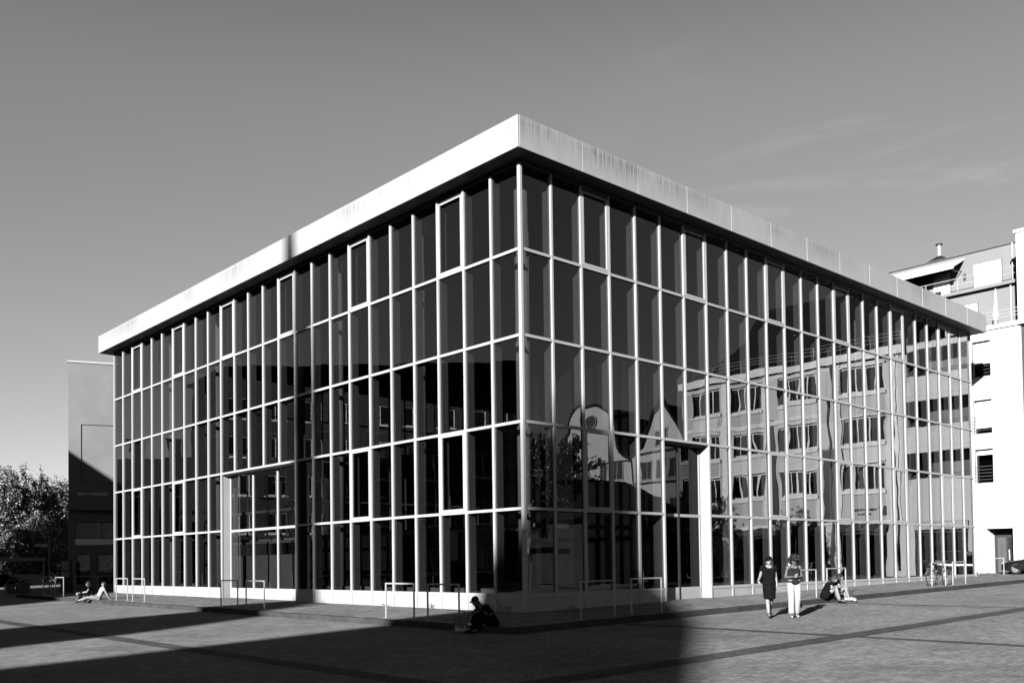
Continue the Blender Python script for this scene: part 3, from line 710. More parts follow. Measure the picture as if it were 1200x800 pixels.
def letter_strokes(b, strokes, x, z, w, h, t):
    for (a0, c0, a1, c1) in strokes: b.obox(SP(0,0,0), SE, -SN, U, (x+a0*w, -.05, z+c0*h), (x+a1*w, -.004, z+c1*h))
ST = .2
GL = {'S': [(0,0,1,ST),(0,.8,1,1),(0,.41,1,.59),(0,.59,.16,.8),(.84,ST,1,.41)], 'H': [(0,0,.14,1),(.86,0,1,1),(.14,.41,.86,.59)],
      'O': [(0,0,1,ST),(0,.8,1,1),(0,ST,.14,.8),(.86,ST,1,.8)], 'E': [(0,0,.14,1),(.14,0,1,ST),(.14,.8,1,1),(.14,.41,.9,.59)]}
b = MB()
for i, ch in enumerate('SHOE'): letter_strokes(b, GL[ch], .52+i*.5, 5.87, .42, .17, 0)
b.build('sign_lettering', LETTER, shop)
for k, (x0, x1, z0, z1) in enumerate(((.42,3.6,2.95,4.1),(.45,1.35,-.1,1.95),(1.75,3.2,-.1,1.95),(5,9,2.95,4.1),(5,9,-.1,1.95))):
    b = MB(); t = .05
    for x in ((x0, x0+t), (x1-t, x1)) + (((x0+x1)/2-.03, (x0+x1)/2+.03),) * (1 if x1-x0 > 1.5 else 0): b.obox(SP(0,0,0), SE, -SN, U, (x[0],.2,z0), (x[1],.26,z1))
    b.obox(SP(0,0,0), SE, -SN, U, (x0,.201,z0), (x1,.259,z0+t)); b.obox(SP(0,0,0), SE, -SN, U, (x0,.201,z1-t), (x1,.259,z1))
    wf = b.build('display_window', DFRAME, shop)
    b = MB(); b.quad(SP(x0,.23,z0), SP(x1,.23,z0), SP(x1,.23,z1), SP(x0,.23,z1)); b.build('pane', SHOPGL, wf)
    sbox('room_wall', INWALL, x0-.1, x1+.1, 1.6, 1.65, z0-.1, z1+.1, wf)
    if k in (1, 2): sbox('poster', poster_mat('shop_poster_%d' % k, .03, .8, 5, k), x0+.08, x1-.1, .3, .31, .85, 1.85, wf)
    if k == 0: sbox('poster', poster_mat('shop_poster_up', .05, .5, 6, 9), 1.7, 3.3, .3, .31, 3.0, 4.05, wf)
# ------------------------------------------------------------------ trees
def leaf_mesh(lobes, n, s0, s1, gap=.0, seed=1):
    r = np.random.default_rng(seed); tot = sum(l[1][0]*l[1][1]*l[1][2] for l in lobes); V = []; F = []
    for (c, rad) in lobes:
        m = int(n*rad[0]*rad[1]*rad[2]/tot)
        u = r.normal(size=(m,3)); u /= np.linalg.norm(u, axis=1)[:,None]; q = r.uniform(.25, 1, m)**.45
        # clumps: leaves gather round twig ends
        tw = r.normal(size=(max(8, m//45),3)); tw /= np.linalg.norm(tw, axis=1)[:,None]; tw *= (r.uniform(.3, 1.12, len(tw))**.5)[:,None]
        pick = r.integers(0, len(tw), m); P = tw[pick] + r.normal(0, .12, (m,3))
        P = P*np.array(rad) + np.array(c)
        for p in P:
            s = r.uniform(s0, s1); a = r.normal(size=3); a /= np.linalg.norm(a); bb = np.cross(a, r.normal(size=3)); bb /= np.linalg.norm(bb)
            k = len(V); V += [p-a*s*.5, p+bb*s*.32, p+a*s*.5, p-bb*s*.32]; F.append((k,k+1,k+2,k+3))
    return V, F
def tree(label, loc, lobes, trunk, n, s0, s1, seed, lm=None, group=None, bark=None):
    t = thing('broadleaf_tree', label, 'tree', loc, 0, group)
    V, F = leaf_mesh(lobes, n, s0, s1, seed=seed); b = MB(); b.add([Vector(v)+Vector(loc) for v in V], F); b.build('crown', lm or LEAF, t)
    b = MB(); r, h = trunk; b.tube([Vector(loc)+Vector((0,0,-.1)), Vector(loc)+Vector((.03,.02,h*.5)), Vector(loc)+Vector((0,.05,h))], [r*1.25, r, r*.7], 10)
    rr = random.Random(seed)
    for (c, rad) in lobes: 
        e = Vector(loc)+Vector(c); st = Vector(loc)+Vector((0,0,h*rr.uniform(.6, .98)))
        b.tube([st, st.lerp(e, .5)+Vector((0,0,.3)), e], [r*.45, r*.3, r*.1], 7)
    b.build('trunk', BARK, t); return t
def wp(px, depth):      # ground point under photo column px at a given depth along the view
    lat = (px-600)/1097.9*depth; x = -18.593+.6767*depth+.7358*lat; y = -19.674+.7358*depth-.6767*lat
    return (x, y, gs(x, y))
TG = 'broadleaf trees at the left edge'
tree('leafy plane tree with a tall pointed top at the left edge', wp(20, 92), [((0,0,6.2),(2.3,2.3,2.8)), ((.2,0,9.3),(1.1,1.1,2.2)), ((-1.6,.2,4.8),(1.6,1.6,1.6)), ((1.5,-.3,5.2),(1.5,1.6,1.9)), ((-2.6,0,7.2),(1.3,1.3,1.6))], (.2, 4.6), 24000, .13, .27, 11, group=TG)
tree('rounder leafy tree with a thin leading shoot beside the charcoal building', wp(54, 95), [((0,0,6.0),(2.6,2.6,2.7)), ((-.6,0,8.9),(1.2,1.2,1.7)), ((-.5,0,10.6),(.4,.4,1.1)), ((1.7,0,7.6),(1.6,1.6,1.9)), ((-2.1,0,7.8),(1.5,1.5,1.7)), ((-1.8,.2,5.0),(1.6,1.6,1.9)), ((1.9,.2,4.6),(1.4,1.5,1.5))], (.2, 4.5), 25000, .13, .27, 12, group=TG)
tree('broad low tree crowding the corner of the charcoal building', wp(78, 100), [((0,0,7.0),(2.9,2.7,3.2)), ((-1.6,0,4.6),(2.1,1.9,2.2)), ((1.3,0,9.2),(1.7,1.6,1.7)), ((-1.5,0,9.0),(1.5,1.5,1.5))], (.22, 4.6), 22000, .14, .28, 13, group=TG)
tree('leafy tree cut by the left border with its trunk near the shop corner', wp(-8, 90), [((0,0,6.8),(2.6,2.6,3.1)), ((.8,0,9.4),(1.5,1.5,1.7)), ((1.9,-.3,5.2),(1.9,1.7,1.9))], (.2, 4.4), 22000, .14, .28, 14, group=TG)
tree('dark trunked tree with low hanging boughs in front of the row', wp(36, 91), [((0,0,5.2),(2.1,2.0,1.5)), ((-1.6,0,4.2),(1.4,1.4,1.0)), ((1.5,0,4.4),(1.5,1.4,1.1)), ((.1,0,6.4),(1.2,1.2,.9))], (.22, 4.4), 9000, .16, .3, 15, group=TG)
# hedge and kiosks under the trees, a dark mass
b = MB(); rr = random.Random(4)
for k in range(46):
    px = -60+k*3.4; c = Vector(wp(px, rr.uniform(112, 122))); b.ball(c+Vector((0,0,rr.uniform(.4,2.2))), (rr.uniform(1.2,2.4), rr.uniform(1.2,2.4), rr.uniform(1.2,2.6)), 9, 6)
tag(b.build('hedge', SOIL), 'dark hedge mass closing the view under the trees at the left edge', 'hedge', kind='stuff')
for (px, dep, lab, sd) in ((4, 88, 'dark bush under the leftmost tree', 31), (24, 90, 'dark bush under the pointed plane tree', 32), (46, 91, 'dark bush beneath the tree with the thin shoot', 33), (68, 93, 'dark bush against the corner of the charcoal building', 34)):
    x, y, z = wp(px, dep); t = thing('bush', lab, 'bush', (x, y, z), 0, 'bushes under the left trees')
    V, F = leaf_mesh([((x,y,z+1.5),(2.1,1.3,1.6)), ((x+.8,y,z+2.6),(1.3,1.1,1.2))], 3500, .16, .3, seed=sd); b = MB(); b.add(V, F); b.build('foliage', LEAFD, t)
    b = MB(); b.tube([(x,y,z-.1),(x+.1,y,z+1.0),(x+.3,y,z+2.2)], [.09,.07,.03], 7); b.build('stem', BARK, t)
# low market stall under the trees, its shade put into the black colour
x, y, z = wp(12, 76); t = thing('market_stall', 'market stall with a flat roof under the left trees, black in place of shade', 'stall', (x, y, z))
b = MB(); b.box((x-2.4,y-1,z+2.2),(x+2.4,y+1,z+2.3)); b.build('roof', BLACKM, t)
b = MB(); b.box((x-2.4,y-1.06,z+2.02),(x+2.4,y-1.0,z+2.2)); b.build('awning_edge', BLACKM, t)
b = MB(); b.box((x-2.2,y-.8,z),(x+2.2,y+.8,z+.95)); b.build('counter', BLACKM, t)
for sx in (-2.3, 2.3):
    for sy in (-.9, .9): b = MB(); b.tube([(x+sx,y+sy,z),(x+sx,y+sy,z+2.2)], .04, 6); b.build('post', BLACKM, t)
for (px, dep, w, h, lab) in ((11.5, 58, .5, .55, 'grey plant box nearest the left border'), (27, 58, .7, .62, 'grey plant box beside the dark trunk')):
    x, y, z = wp(px, dep); t = thing('plant_box', lab, 'plant box', (x, y, z))
    b = MB(); b.box((x-w/2,y-.25,z),(x+w/2,y+.25,z+h)); bevel(b.build('box', DOORP, t), .02)
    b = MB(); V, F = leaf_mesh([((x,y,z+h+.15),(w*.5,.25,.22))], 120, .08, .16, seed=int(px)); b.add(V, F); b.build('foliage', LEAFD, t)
# information pillar in front of the shop
x, y, z = wp(78, 57); t = thing('notice_pillar', 'slim dark notice pillar with two pale panels left of the shop windows', 'sign', (x, y, z))
dirx = Vector((.7358,-.6767,0)); diry = Vector((.6767,.7358,0))
b = MB(); b.obox((x,y,z), dirx, diry, U, (-.32,-.1,0), (.32,.1,2.0)); bevel(b.build('panel_board', DFRAME, t), .015)
b = MB(); b.obox((x,y,z), dirx, diry, U, (-.24,-.125,1.35), (.24,-.105,1.9)); b.build('notice', poster_mat('pillar_notice', .02, .09, 5, 5), t)  # both panels toned down in colour to stand for shade on the pillar
b = MB(); b.obox((x,y,z), dirx, diry, U, (-.24,-.125,.95), (.24,-.105,1.27)); b.build('notice', poster_mat('pillar_notice_low', .02, .07, 7, 6), t)
# street lamp pole rising thin against the wall
x, y, z = wp(58, 62); t = thing('sign_post', 'thin post with a small oblong street sign among the left trees', 'sign', (x, y, z))
b = MB(); b.tube([(x,y,z),(x,y,z+3.6)], .04, 8); b.build('post', STEEL, t)
b = MB(); b.obox((x,y,z), dirx, diry, U, (-.95,-.02,2.9), (-.1,.02,3.1)); b.build('sign_plate', PALE, t)

# ------------------------------------------------------------------ the other side of the square: seen mirrored in the glass, and throwing the long shadows
def block(name, label, o, e, nrm, L_, dep, H, wm, rows, cols, ww, wh, z0, dz, frame, roofh=0, group=None):
    o = Vector(o); e = Vector(e).normalized(); nrm = Vector(nrm).normalized(); t = thing(name, label, 'building', tuple(o), 0, group)
    hs = []
    for r_ in range(rows):
        for c_ in range(cols):
            x = L_*(c_+.5)/cols; hs.append((x-ww/2, x+ww/2, z0+r_*dz, z0+r_*dz+wh))
    b = MB(); b.wall(o, e, nrm, L_, H, hs, .2)
    P = lambda x, y, z: o+e*x-nrm*y+U*z
    b.quad(P(0,0,0), P(0,dep,0), P(0,dep,H), P(0,0,H)); b.quad(P(L_,0,0), P(L_,dep,0), P(L_,dep,H), P(L_,0,H)); b.quad(P(0,dep,0), P(L_,dep,0), P(L_,dep,H), P(0,dep,H)); b.quad(P(0,0,H), P(L_,0,H), P(L_,dep,H), P(0,dep,H))
    b.build('wall', wm, t)
    for h in hs:
        b = MB(); k = .07
        for (a, c) in ((h[0], h[0]+k), (h[1]-k, h[1]), ((h[0]+h[1])/2-.03, (h[0]+h[1])/2+.03)): b.obox(o, e, -nrm, U, (a, .12, h[2]), (c, .18, h[3]))
        b.obox(o, e, -nrm, U, (h[0], .121, h[2]), (h[1], .179, h[2]+k)); b.obox(o, e, -nrm, U, (h[0], .121, h[3]-k), (h[1], .179, h[3])); b.obox(o, e, -nrm, U, (h[0]-.1, -.08, h[2]-.1), (h[1]+.1, .1, h[2]-.02))
        wf = b.build('window', frame, t)
        b = MB(); b.obox(o, e, -nrm, U, (h[0], .15, h[2]), (h[1], .155, h[3])); b.build('pane', DFRAME, wf)
    if roofh:
        b = MB(); i_ = 1.6
        b.add([P(-.3,-.3,H+.01), P(L_+.3,-.3,H+.01), P(L_+.3,dep+.3,H+.01), P(-.3,dep+.3,H+.01), P(i_,i_,H+roofh), P(L_-i_,i_,H+roofh), P(L_-i_,dep-i_,H+roofh), P(i_,dep-i_,H+roofh)], [(0,1,5,4),(1,2,6,5),(2,3,7,6),(3,0,4,7),(4,5,6,7)])
        b.build('roof', ROOFT, t, fixn=True)
    return t
E1 = Vector((.736, .677, 0)); N1 = Vector((.677, -.736, 0))
A1 = Vector((-32.3, 24.3, gs(-34,27)-.05))
block('office_block', 'dark office block with pale framed windows mirrored across the left glass front', A1, E1, N1, 30.5, 5, 14.9, DARKW, 4, 8, 1.5, 1.75, 1.3, 3.4, WFRAME, 1.8)
A2 = Vector((-80, -4.5, gs(-60,-4)-.05))
block('office_block', 'long dark block whose eaves shade the far left end of the plaza', A2, E1, N1, 24, 12, 22.0, DARKW, 5, 6, 1.5, 1.8, 1.6, 3.7, FRAME, 0)
A3 = Vector((-48, 34.5, gs(-18,60)-.05))  # mirrored end is real; hidden southwest length added to shade under the left trees
t3 = block('low_block', 'lower dark block with two chimneys mirrored at the far left end of the glass', A3, E1, N1, 48.5, 2.6, 11.6, DARKW, 3, 12, 1.3, 1.6, 1.3, 3.4, WFRAME, 0)
for xx in (42.6, 46.4):
    b = MB(); b.obox(A3, E1, -N1, U, (xx, .6, 11.61), (xx+1.0, 1.7, 13.2)); b.obox(A3, E1, -N1, U, (xx-.1, .5, 13.201), (xx+1.1, 1.8, 13.4)); b.build('chimney', DARKW, t3)
block('brick_house', 'brick house with pale framed windows seen through the glass hall next to the charcoal building', SP(9.65, 0, -.45), SE, SN, 31, 10, 15.4, MIDB, 4, 12, 1.5, 1.5, 3.75, 2.72, WFRAME, 0)
# houses with gables in the glass of the right front (facing the sun, west)
def gable_house(name, label, y0, y1, x0, prof, H, wm, wins, deep=12, group=None):
    g = gs(38, -30)-.05; t = thing(name, label, 'house', (x0, (y0+y1)/2, g), 0, group)
    poly = [(x0, y, g+z) for (y, z) in prof]
    b = MB(); b.prism(poly, (.4, 0, 0)); b.build('gable_wall', wm, t, fixn=True)
    yl, yr = min(y0,y1), max(y0,y1); pk = max(prof, key=lambda q: q[1])
    b = MB(); up_ = [q for q in prof if q[1] > 9.0]
    for (p_, q_) in zip(up_[:-1], up_[1:]): b.tube([(x0-.04, p_[0], g+p_[1]+.02), (x0-.04, q_[0], g+q_[1]+.02)], .13, 6)
    b.build('coping', ROOFT, t)
    b = MB()
    for z_ in (3.9, 7.2, H+.1): b.box((x0-.09, yl+.1, g+z_), (x0-.003, yr-.1, g+z_+.16))
    b.build('string_course', MIDG, t)
    b = MB(); b.box((x0-.05, yl+.3, g), (x0-.004, yr-.3, g+3.4)); b.build('shop_front', DFRAME, t)
    if len(prof) > 8:
        b = MB(); b.tube([(x0-.1, pk[0], g+pk[1]-1.5), (x0-.003, pk[0], g+pk[1]-1.5)], .5, 18); b.build('round_window', DFRAME, t)
        b = MB(); b.torus((x0-.06, pk[0], g+pk[1]-1.5), (1,0,0), .58, .07, 22, 6); b.build('window_surround', FRAME, t)
    b = MB(); b.box((x0+.4, yl+.05, g), (x0+deep, yr-.05, g+H)); b.build('wall', wm, t)
    zr = g+pk[1]-.5; b = MB()
    b.prism([(x0+.4, yl-.1, g+H), (x0+.4, pk[0], zr), (x0+.4, yr+.1, g+H)], (deep-.4, 0, 0)); b.build('roof', ROOFT, t, fixn=True)
    for (y, z, w, h) in wins:
        b = MB(); k = .09
        b.box((x0-.06, y-w/2-k, g+z-k), (x0-.002, y+w/2+k, g+z+h+k)); wf = b.build('window', FRAME, t)
        b = MB(); b.box((x0-.075, y-w/2, g+z), (x0-.061, y-.03, g+z+h)); b.box((x0-.075, y+.03, g+z), (x0-.061, y+w/2, g+z+h)); b.build('pane', DFRAME, wf)
    return t
def lin(y0, y1, n): return [y0+(y1-y0)*i/(n-1) for i in range(n)]
gw = [(y, z, 1.0, 1.5) for z in (4.6, 7.6) for y in (-24.0, -25.6, -27.3)] + [(-25.6, 10.2, 1.3, 1.3)]
gable_house('gabled_house', 'pale house with a plain steep gable mirrored in the right glass front', -22.9, -28.3, 39.0, [(-22.9,0),(-22.9,9.6),(-25.6,14.1),(-28.3,9.6),(-28.3,0)], 9.6, GABLEM, gw)
pts = []
def arc(cy, cz, r, a0, a1, n): return [(cy+r*math.cos(R(a0+(a1-a0)*i/(n-1))), cz+r*math.sin(R(a0+(a1-a0)*i/(n-1)))) for i in range(n)]
half = [(4.6, 0), (4.6, 9.2), (4.5, 9.6)] + arc(4.6, 11.3, 1.7, -90, -180, 6) + [(2.9, 12.0), (2.5, 12.2)] + arc(0, 12.2, 2.3, 10, 90, 8)
prof = [(-33.2+a, z) for (a, z) in half] + [(-33.2-a, z) for (a, z) in reversed(half)]
gw = [(y, z, 1.0, 1.6) for z in (4.7, 7.8) for y in (-30.2, -32.2, -34.2, -36.2)]
gable_house('gabled_house', 'pale house with a curved baroque gable mirrored behind the dark kiosk roof', -28.6, -37.8, 39.2, prof, 9.2, GABLEM, gw)
# kiosk, market parasol and trees out on the right of the square
x, y = 25, -19; z = gs(x, y); t = thing('market_kiosk', 'low dark kiosk with a hipped tiled roof mirrored in the right front', 'kiosk', (x, y, z))
b = MB(); b.box((x-5,y-3,z),(x+5,y+3,z+3.8)); b.build('wall', DARKW, t)
b = MB(); b.add([(x-5.8,y-3.8,z+3.8),(x+5.8,y-3.8,z+3.8),(x+5.8,y+3.8,z+3.8),(x-5.8,y+3.8,z+3.8),(x-2,y,z+6.3),(x+2,y,z+6.3)], [(0,1,5,4),(1,2,5),(2,3,4,5),(3,0,4),(3,2,1,0)]); b.build('roof', ROOFT, t, fixn=True)
b = MB(); b.box((x-2.5,y+3.001,z+.8),(x+2.5,y+3.05,z+2.4)); b.build('hatch', FRAME, t)
for (x, y, lab, sd) in ((27.0, -25.2, 'dark leafed tree mirrored before the curved gable', 21), (20.4, -20.8, 'dense dark tree mirrored in the corner pane itself', 22)):
    tree(lab, (x, y, gs(x, y)), [((0,0,6.2),(2.6,2.6,2.6)), ((1.4,.6,8.0),(1.6,1.6,1.5)), ((-1.6,-.4,5.0),(1.8,1.8,1.6)), ((.2,1.8,5.4),(1.6,1.6,1.6))], (.22, 4.2), 5000, .22, .4, sd, LEAFD)
x, y = 12.9, -13.5; z = gs(x, y); t = thing('market_parasol', 'pale square market parasol mirrored low in the corner pane', 'parasol', (x, y, z))
b = MB(); b.tube([(x,y,z),(x,y,z+2.7)], .03, 8); b.build('pole', STEEL, t)
q = [(x-1.6,y-1.6,z+2.15),(x+1.6,y-1.6,z+2.15),(x+1.6,y+1.6,z+2.15),(x-1.6,y+1.6,z+2.15)]
b = MB(); b.add(q+[(x,y,z+2.75)]+[(a,b_,c-.25) for a,b_,c in q], [(0,1,4),(1,2,4),(2,3,4),(3,0,4),(0,5,6,1),(1,6,7,2),(2,7,8,3),(3,8,5,0)]); b.build('canopy', PALE, t)
# church and turreted house far behind the camera: their shadows lie across the plaza and the facade
SA = R(22.5); SD = Vector((math.cos(SA), math.sin(SA), 0)); SNv = Vector((-math.sin(SA), math.cos(SA), 0)); DD = 75.0; DZ = DD*math.tan(R(15))
def sil(u, v, d=0): q = SD*(-DD-d)+SNv*u; return Vector((q.x, q.y, v+DZ))
def caster(b, poly, dep): b.prism([sil(u, v) for (u, v) in poly], SD*(-dep))
bz = -DZ-1.2
o = sil(11.7, 0); ch = thing('church', 'stone church with a slender spire behind the square', 'church', (o.x, o.y, -1))
b = MB(); caster(b, [(8.0, bz), (13.6, bz), (13.6, -.2), (12.6, 1.2), (11.4, 1.2), (9.7, .3), (8.0, -2.4)], 12); b.build('nave', DARKW, ch, fixn=True)
b = MB(); caster(b, [(10.55, -.5), (12.25, -.5), (12.25, 8.0), (10.55, 8.0)], 1.8); b.build('tower', DARKW, ch, fixn=True)
b = MB(); c4 = [sil(10.5, 8.0), sil(12.3, 8.0), sil(12.3, 8.0, 1.9), sil(10.5, 8.0, 1.9)]; ap = sil(11.65, 18.5, .95); b.add(c4+[ap], [(0,1,4),(1,2,4),(2,3,4),(3,0,4)]); b.build('spire', ROOFT, ch, fixn=True)
o = sil(-1, 0); th = thing('turreted_house', 'old town house with a steep gable and a pointed turret behind the square', 'house', (o.x, o.y, -1))
b = MB(); caster(b, [(-9.6, bz), (5.6, bz), (5.6, -6.0), (4.4, -4.4), (3.6, -3.0), (2.6, -1.2), (1.4, 1.2), (.5, 2.2), (-1.6, 2.2), (-2.9, 1.2), (-5.2, -.8), (-7.9, -3.9), (-9.6, -6.0)], 11); b.build('gabled_wall', DARKW, th, fixn=True)
b = MB(); caster(b, [(-2.15, 0), (.15, 0), (-.05, 4.6), (-.6, 6.4), (-.9, 6.6), (-1.5, 6.2), (-1.95, 4.9)], 2.0); b.build('turret', ROOFT, th, fixn=True)
# ------------------------------------------------------------------ hoop stands for bicycles
def make_hoop(name='bike_hoop', L_=1.3, H=.98, label='', group=None):
    t = thing(name, label, 'bike rack', (0,0,0), 0, group)
    for sx in (-1, 1):
        b = MB(); b.box((sx*L_/2-.021,-.018,-.1),(sx*L_/2+.021,.018,H-.042)); bevel(b.build('post', STEEL, t, local=True), .006, 2)
    b = MB(); b.box((-L_/2-.021,-.0185,H-.042),(L_/2+.021,.0185,H)); bevel(b.build('top_bar', STEEL, t, local=True), .008, 2)
    for sx in (-1, 1):
        b = MB(); b.box((sx*L_/2-.06,-.05,.0),(sx*L_/2+.06,.05,.008)); b.build('foot_plate', STEEL, t, local=True)
    return t
HG = 'steel hoop bike racks along the kerb'
hx = [('L',32.88,31.44,'outermost of the two steel hoops left of the seated couple'),('L',30.92,29.56,'steel hoop just left of the seated couple, nearer one of its pair'),
      ('L',22.44,21.14,'steel hoop right beside the leaning man in the white shirt'),('L',20.56,19.24,'second steel hoop to the right of the leaning man'),
      ('L',12.2,10.88,'steel hoop standing before the pale entrance jamb on the left front'),('L',10.24,8.98,'steel hoop before the glazed left entrance, right of the jamb'),
      ('L',1.92,.66,'half sunlit steel hoop at the edge of the shade left of the hunched man'),('L',.04,-1.26,'shaded steel hoop directly behind the hunched man with the bag'),
      ('R',-1.06,.22,'shaded steel hoop nearest the kerb corner on the right front'),('R',.92,2.22,'steel hoop with one sunlit post by the right entrance'),
      ('R',9.3,10.6,'steel hoop just behind the curly haired woman'),('R',11.32,12.64,'steel hoop behind the seated women in the sun'),
      ('R',19.7,21.0,'steel hoop the bicycle leans on'),('R',21.75,23.0,'steel hoop just right of the bicycle')]
hp = None
for i, (s, a, c, lab) in enumerate(hx):
    m = (a+c)/2; x, y, rz = (-3.5, m, PI/2) if s == 'L' else (m, -3.2, 0)
    if hp is None: hp = make_hoop(label=lab, group=HG); o = hp
    else: o = copy_tree(hp)
    o.location = (x, y, gp(x, y)); o.rotation_euler = (0, 0, rz); o['label'] = lab
for (x, y, rz, sx, lab) in ((35.2, .25, PI/2, 1.0, 'far steel hoop in front of the white house entrance'), (34.6, 2.3, PI/2, 1.0, 'far steel hoop against the white wall by the glass edge'), (.25, 37.7, R(-70), 1.5, 'wide steel hoop in front of the charcoal shop windows'), (1.2, 37.0, R(-60), 1.0, 'steel hoop half hidden by the left end of the glass hall')):
    o = copy_tree(hp); z = gp(x, y) if x > 30 else gs(x, y); o.location = (x, y, z); o.rotation_euler = (0,0,rz); o.scale = (sx, 1, 1.05 if x < 30 else .93); o['label'] = lab
# ------------------------------------------------------------------ bicycle
bx, by = 20.95, -2.95; bzg = gp(bx, by)
bk = thing('bicycle', 'dark city bicycle parked at a steel hoop in front of the right glass front', 'bicycle', (bx, by, bzg), R(-12))
WR = .34
def wheel(x):
    b = MB(); b.torus((x,0,WR), (0,1,0), WR-.018, .02, 36, 8); ty = b.build('tyre', RUBBER, bk, smooth=True, local=True)
    b = MB(); b.torus((x,0,WR), (0,1,0), WR-.045, .012, 36, 6); b.build('rim', BIKEM, ty, smooth=True, local=True)
    b = MB()
    for k in range(18):
        a = 2*PI*k/18; b.tube([(x+.02*math.cos(a+.6), .02*(-1)**k, WR+.02*math.sin(a+.6)), (x+(WR-.05)*math.cos(a), 0, WR+(WR-.05)*math.sin(a))], .0022, 4)
    b.tube([(x,-.05,WR),(x,.05,WR)], .02, 8); b.build('spokes', CHROME, ty, local=True)
    b = MB(); n = 14
    for s_ in range(n):
        a0, a1 = R(20+140*s_/n), R(20+140*(s_+1)/n); r_ = WR+.025
        b.quad((x+r_*math.cos(a0),-.025,WR+r_*math.sin(a0)), (x+r_*math.cos(a1),-.025,WR+r_*math.sin(a1)), (x+r_*math.cos(a1),.025,WR+r_*math.sin(a1)), (x+r_*math.cos(a0),.025,WR+r_*math.sin(a0)))
    b.build('mudguard', BIKEM, ty, local=True)
wheel(-.53); wheel(.53)
BF = mat('bicycle_paint', .012, .35)
b = MB(); bb = (-.1,0,.28); st = (-.24,0,.72); hd = (.33,0,.78); hl = (.37,0,.62)
for q in ([bb,st],[bb,hl],[(-.2,0,.6),hd],[hd,hl],[bb,(-.53,0,WR)],[(-.22,0,.66),(-.53,0,WR)],[hl,(.44,0,.5),(.53,0,WR)]): b.tube(q, .016, 8)
b.build('frame', BF, bk, smooth=True, local=True)
b = MB(); b.tube([(.33,0,.78),(.30,0,.98)], .013, 8); b.tube([(.16,-.28,1.02),(.26,-.22,1.03),(.32,-.06,1.0),(.32,.06,1.0),(.26,.22,1.03),(.16,.28,1.02)], .012, 8); b.build('handlebar', BIKEM, bk, smooth=True, local=True)
b = MB(); b.ball((-.3,0,.89), (.14,.085,.035), 12, 8); b.ball((-.18,0,.89), (.1,.035,.03), 10, 6); b.tube([st,(-.28,0,.88)], .013, 8); b.build('saddle', RUBBER, bk, smooth=True, local=True)
b = MB(); b.torus((-.1,0.05,.28), (0,1,0), .085, .008, 20, 6); b.tube([(-.1,.06,.28),(-.02,.09,.14)], .009, 6); b.tube([(-.1,-.06,.28),(-.18,-.09,.42)], .009, 6); b.box((-.06,.09,.125),(.02,.17,.15)); b.box((-.22,-.17,.41),(-.14,-.09,.435)); b.build('crank', BIKEM, bk, local=True)
b = MB(); b.box((-.72,-.07,.72),(-.3,.07,.735)); b.tube([(-.68,-.06,.72),(-.53,-.05,WR)], .008, 6); b.tube([(-.68,.06,.72),(-.53,.05,WR)], .008, 6); b.build('carrier', BIKEM, bk, local=True)
b = MB(); b.tube([(.40,0,.80),(.47,0,.80)], [.03,.045], 10); b.build('headlamp', CHROME, bk, local=True)
# ------------------------------------------------------------------ car
cx_, cy_ = 36.6, -2.1; cz_ = gp(cx_, cy_)
car = thing('parked_car', 'low black car parked nose out before the white house at the right border', 'car', (cx_, cy_, cz_), 0)
# length along +y (nose), section widths
prof = [(2.1,.32,.55),(2.05,.60,.75),(1.6,.72,.86),(.95,.80,.88),(.9,.82,.88)]
b = MB(); n = 0
secs = [(2.12,.30,.50,.62),(2.05,.24,.62,.78),(1.6,.2,.74,.86),(.8,.2,.84,.89),(-.6,.2,.88,.9),(-1.6,.22,.9,.88),(-2.05,.28,.82,.8),(-2.12,.36,.7,.66)]
rings = []
for (y, z0, z1, hw) in secs:
    k = len(b.v); rings.append(k)
    for (fx, fz) in ((-1,.0),(-1.02,.45),(-.96,.85),(-.8,1),(.8,1),(.96,.85),(1.02,.45),(1,.0)): b.v.append((fx*hw, y, z0+(z1-z0)*fz))
for i in range(len(rings)-1):
    for j in range(8): b.f.append((rings[i]+j, rings[i]+(j+1)%8, rings[i+1]+(j+1)%8, rings[i+1]+j))
b.f.append(tuple(rings[0]+j for j in range(8))); b.f.append(tuple(rings[-1]+j for j in reversed(range(8))))
o = b.build('body', CARP, car, smooth=True, local=True, fixn=True); 
b = MB(); ra = [(.95,.82,.78),(.15,1.28,.62),(-.9,1.3,.62),(-1.85,.9,.74)]; kk = []
for (y, z, hw) in ra: kk.append(len(b.v)); b.v += [(-hw,y,z),(hw,y,z)]
lowv = len(b.v); b.v += [(-.8,.95,.8),(.8,.95,.8),(-.78,-1.85,.85),(.78,-1.85,.85)]
b.f += [(0,1,3,2),(2,3,5,4),(4,5,7,6),(0,2,4,6,lowv+2,lowv),(1,lowv+1,lowv+3,7,5,3)]
b.build('cabin_glass', mat('car_glass', .004, .05), car, local=True, fixn=True)
b = MB(); b.box((-.6,-.85,1.295),(.6,.1,1.32)); b.build('roof', CARP, car, local=True)
for (x, y) in ((-.8,1.3),(.8,1.3),(-.8,-1.3),(.8,-1.3)):
    b = MB(); b.torus((x,y,.31),(1,0,0),.22,.09,24,8); wh = b.build('wheel', RUBBER, car, smooth=True, local=True)
    b = MB(); b.tube([(x-.08,y,.31),(x+.08,y,.31)], .19, 18); b.build('rim', CHROME, wh, local=True)
for x in (-.6,.6):
    b = MB(); b.ball((x,2.03,.6),(.16,.07,.07),10,6); b.build('headlight', CHROME, car, smooth=True, local=True)
b = MB(); b.box((-.26,2.12,.36),(.26,2.14,.47)); b.build('number_plate', FRAME, car, local=True)
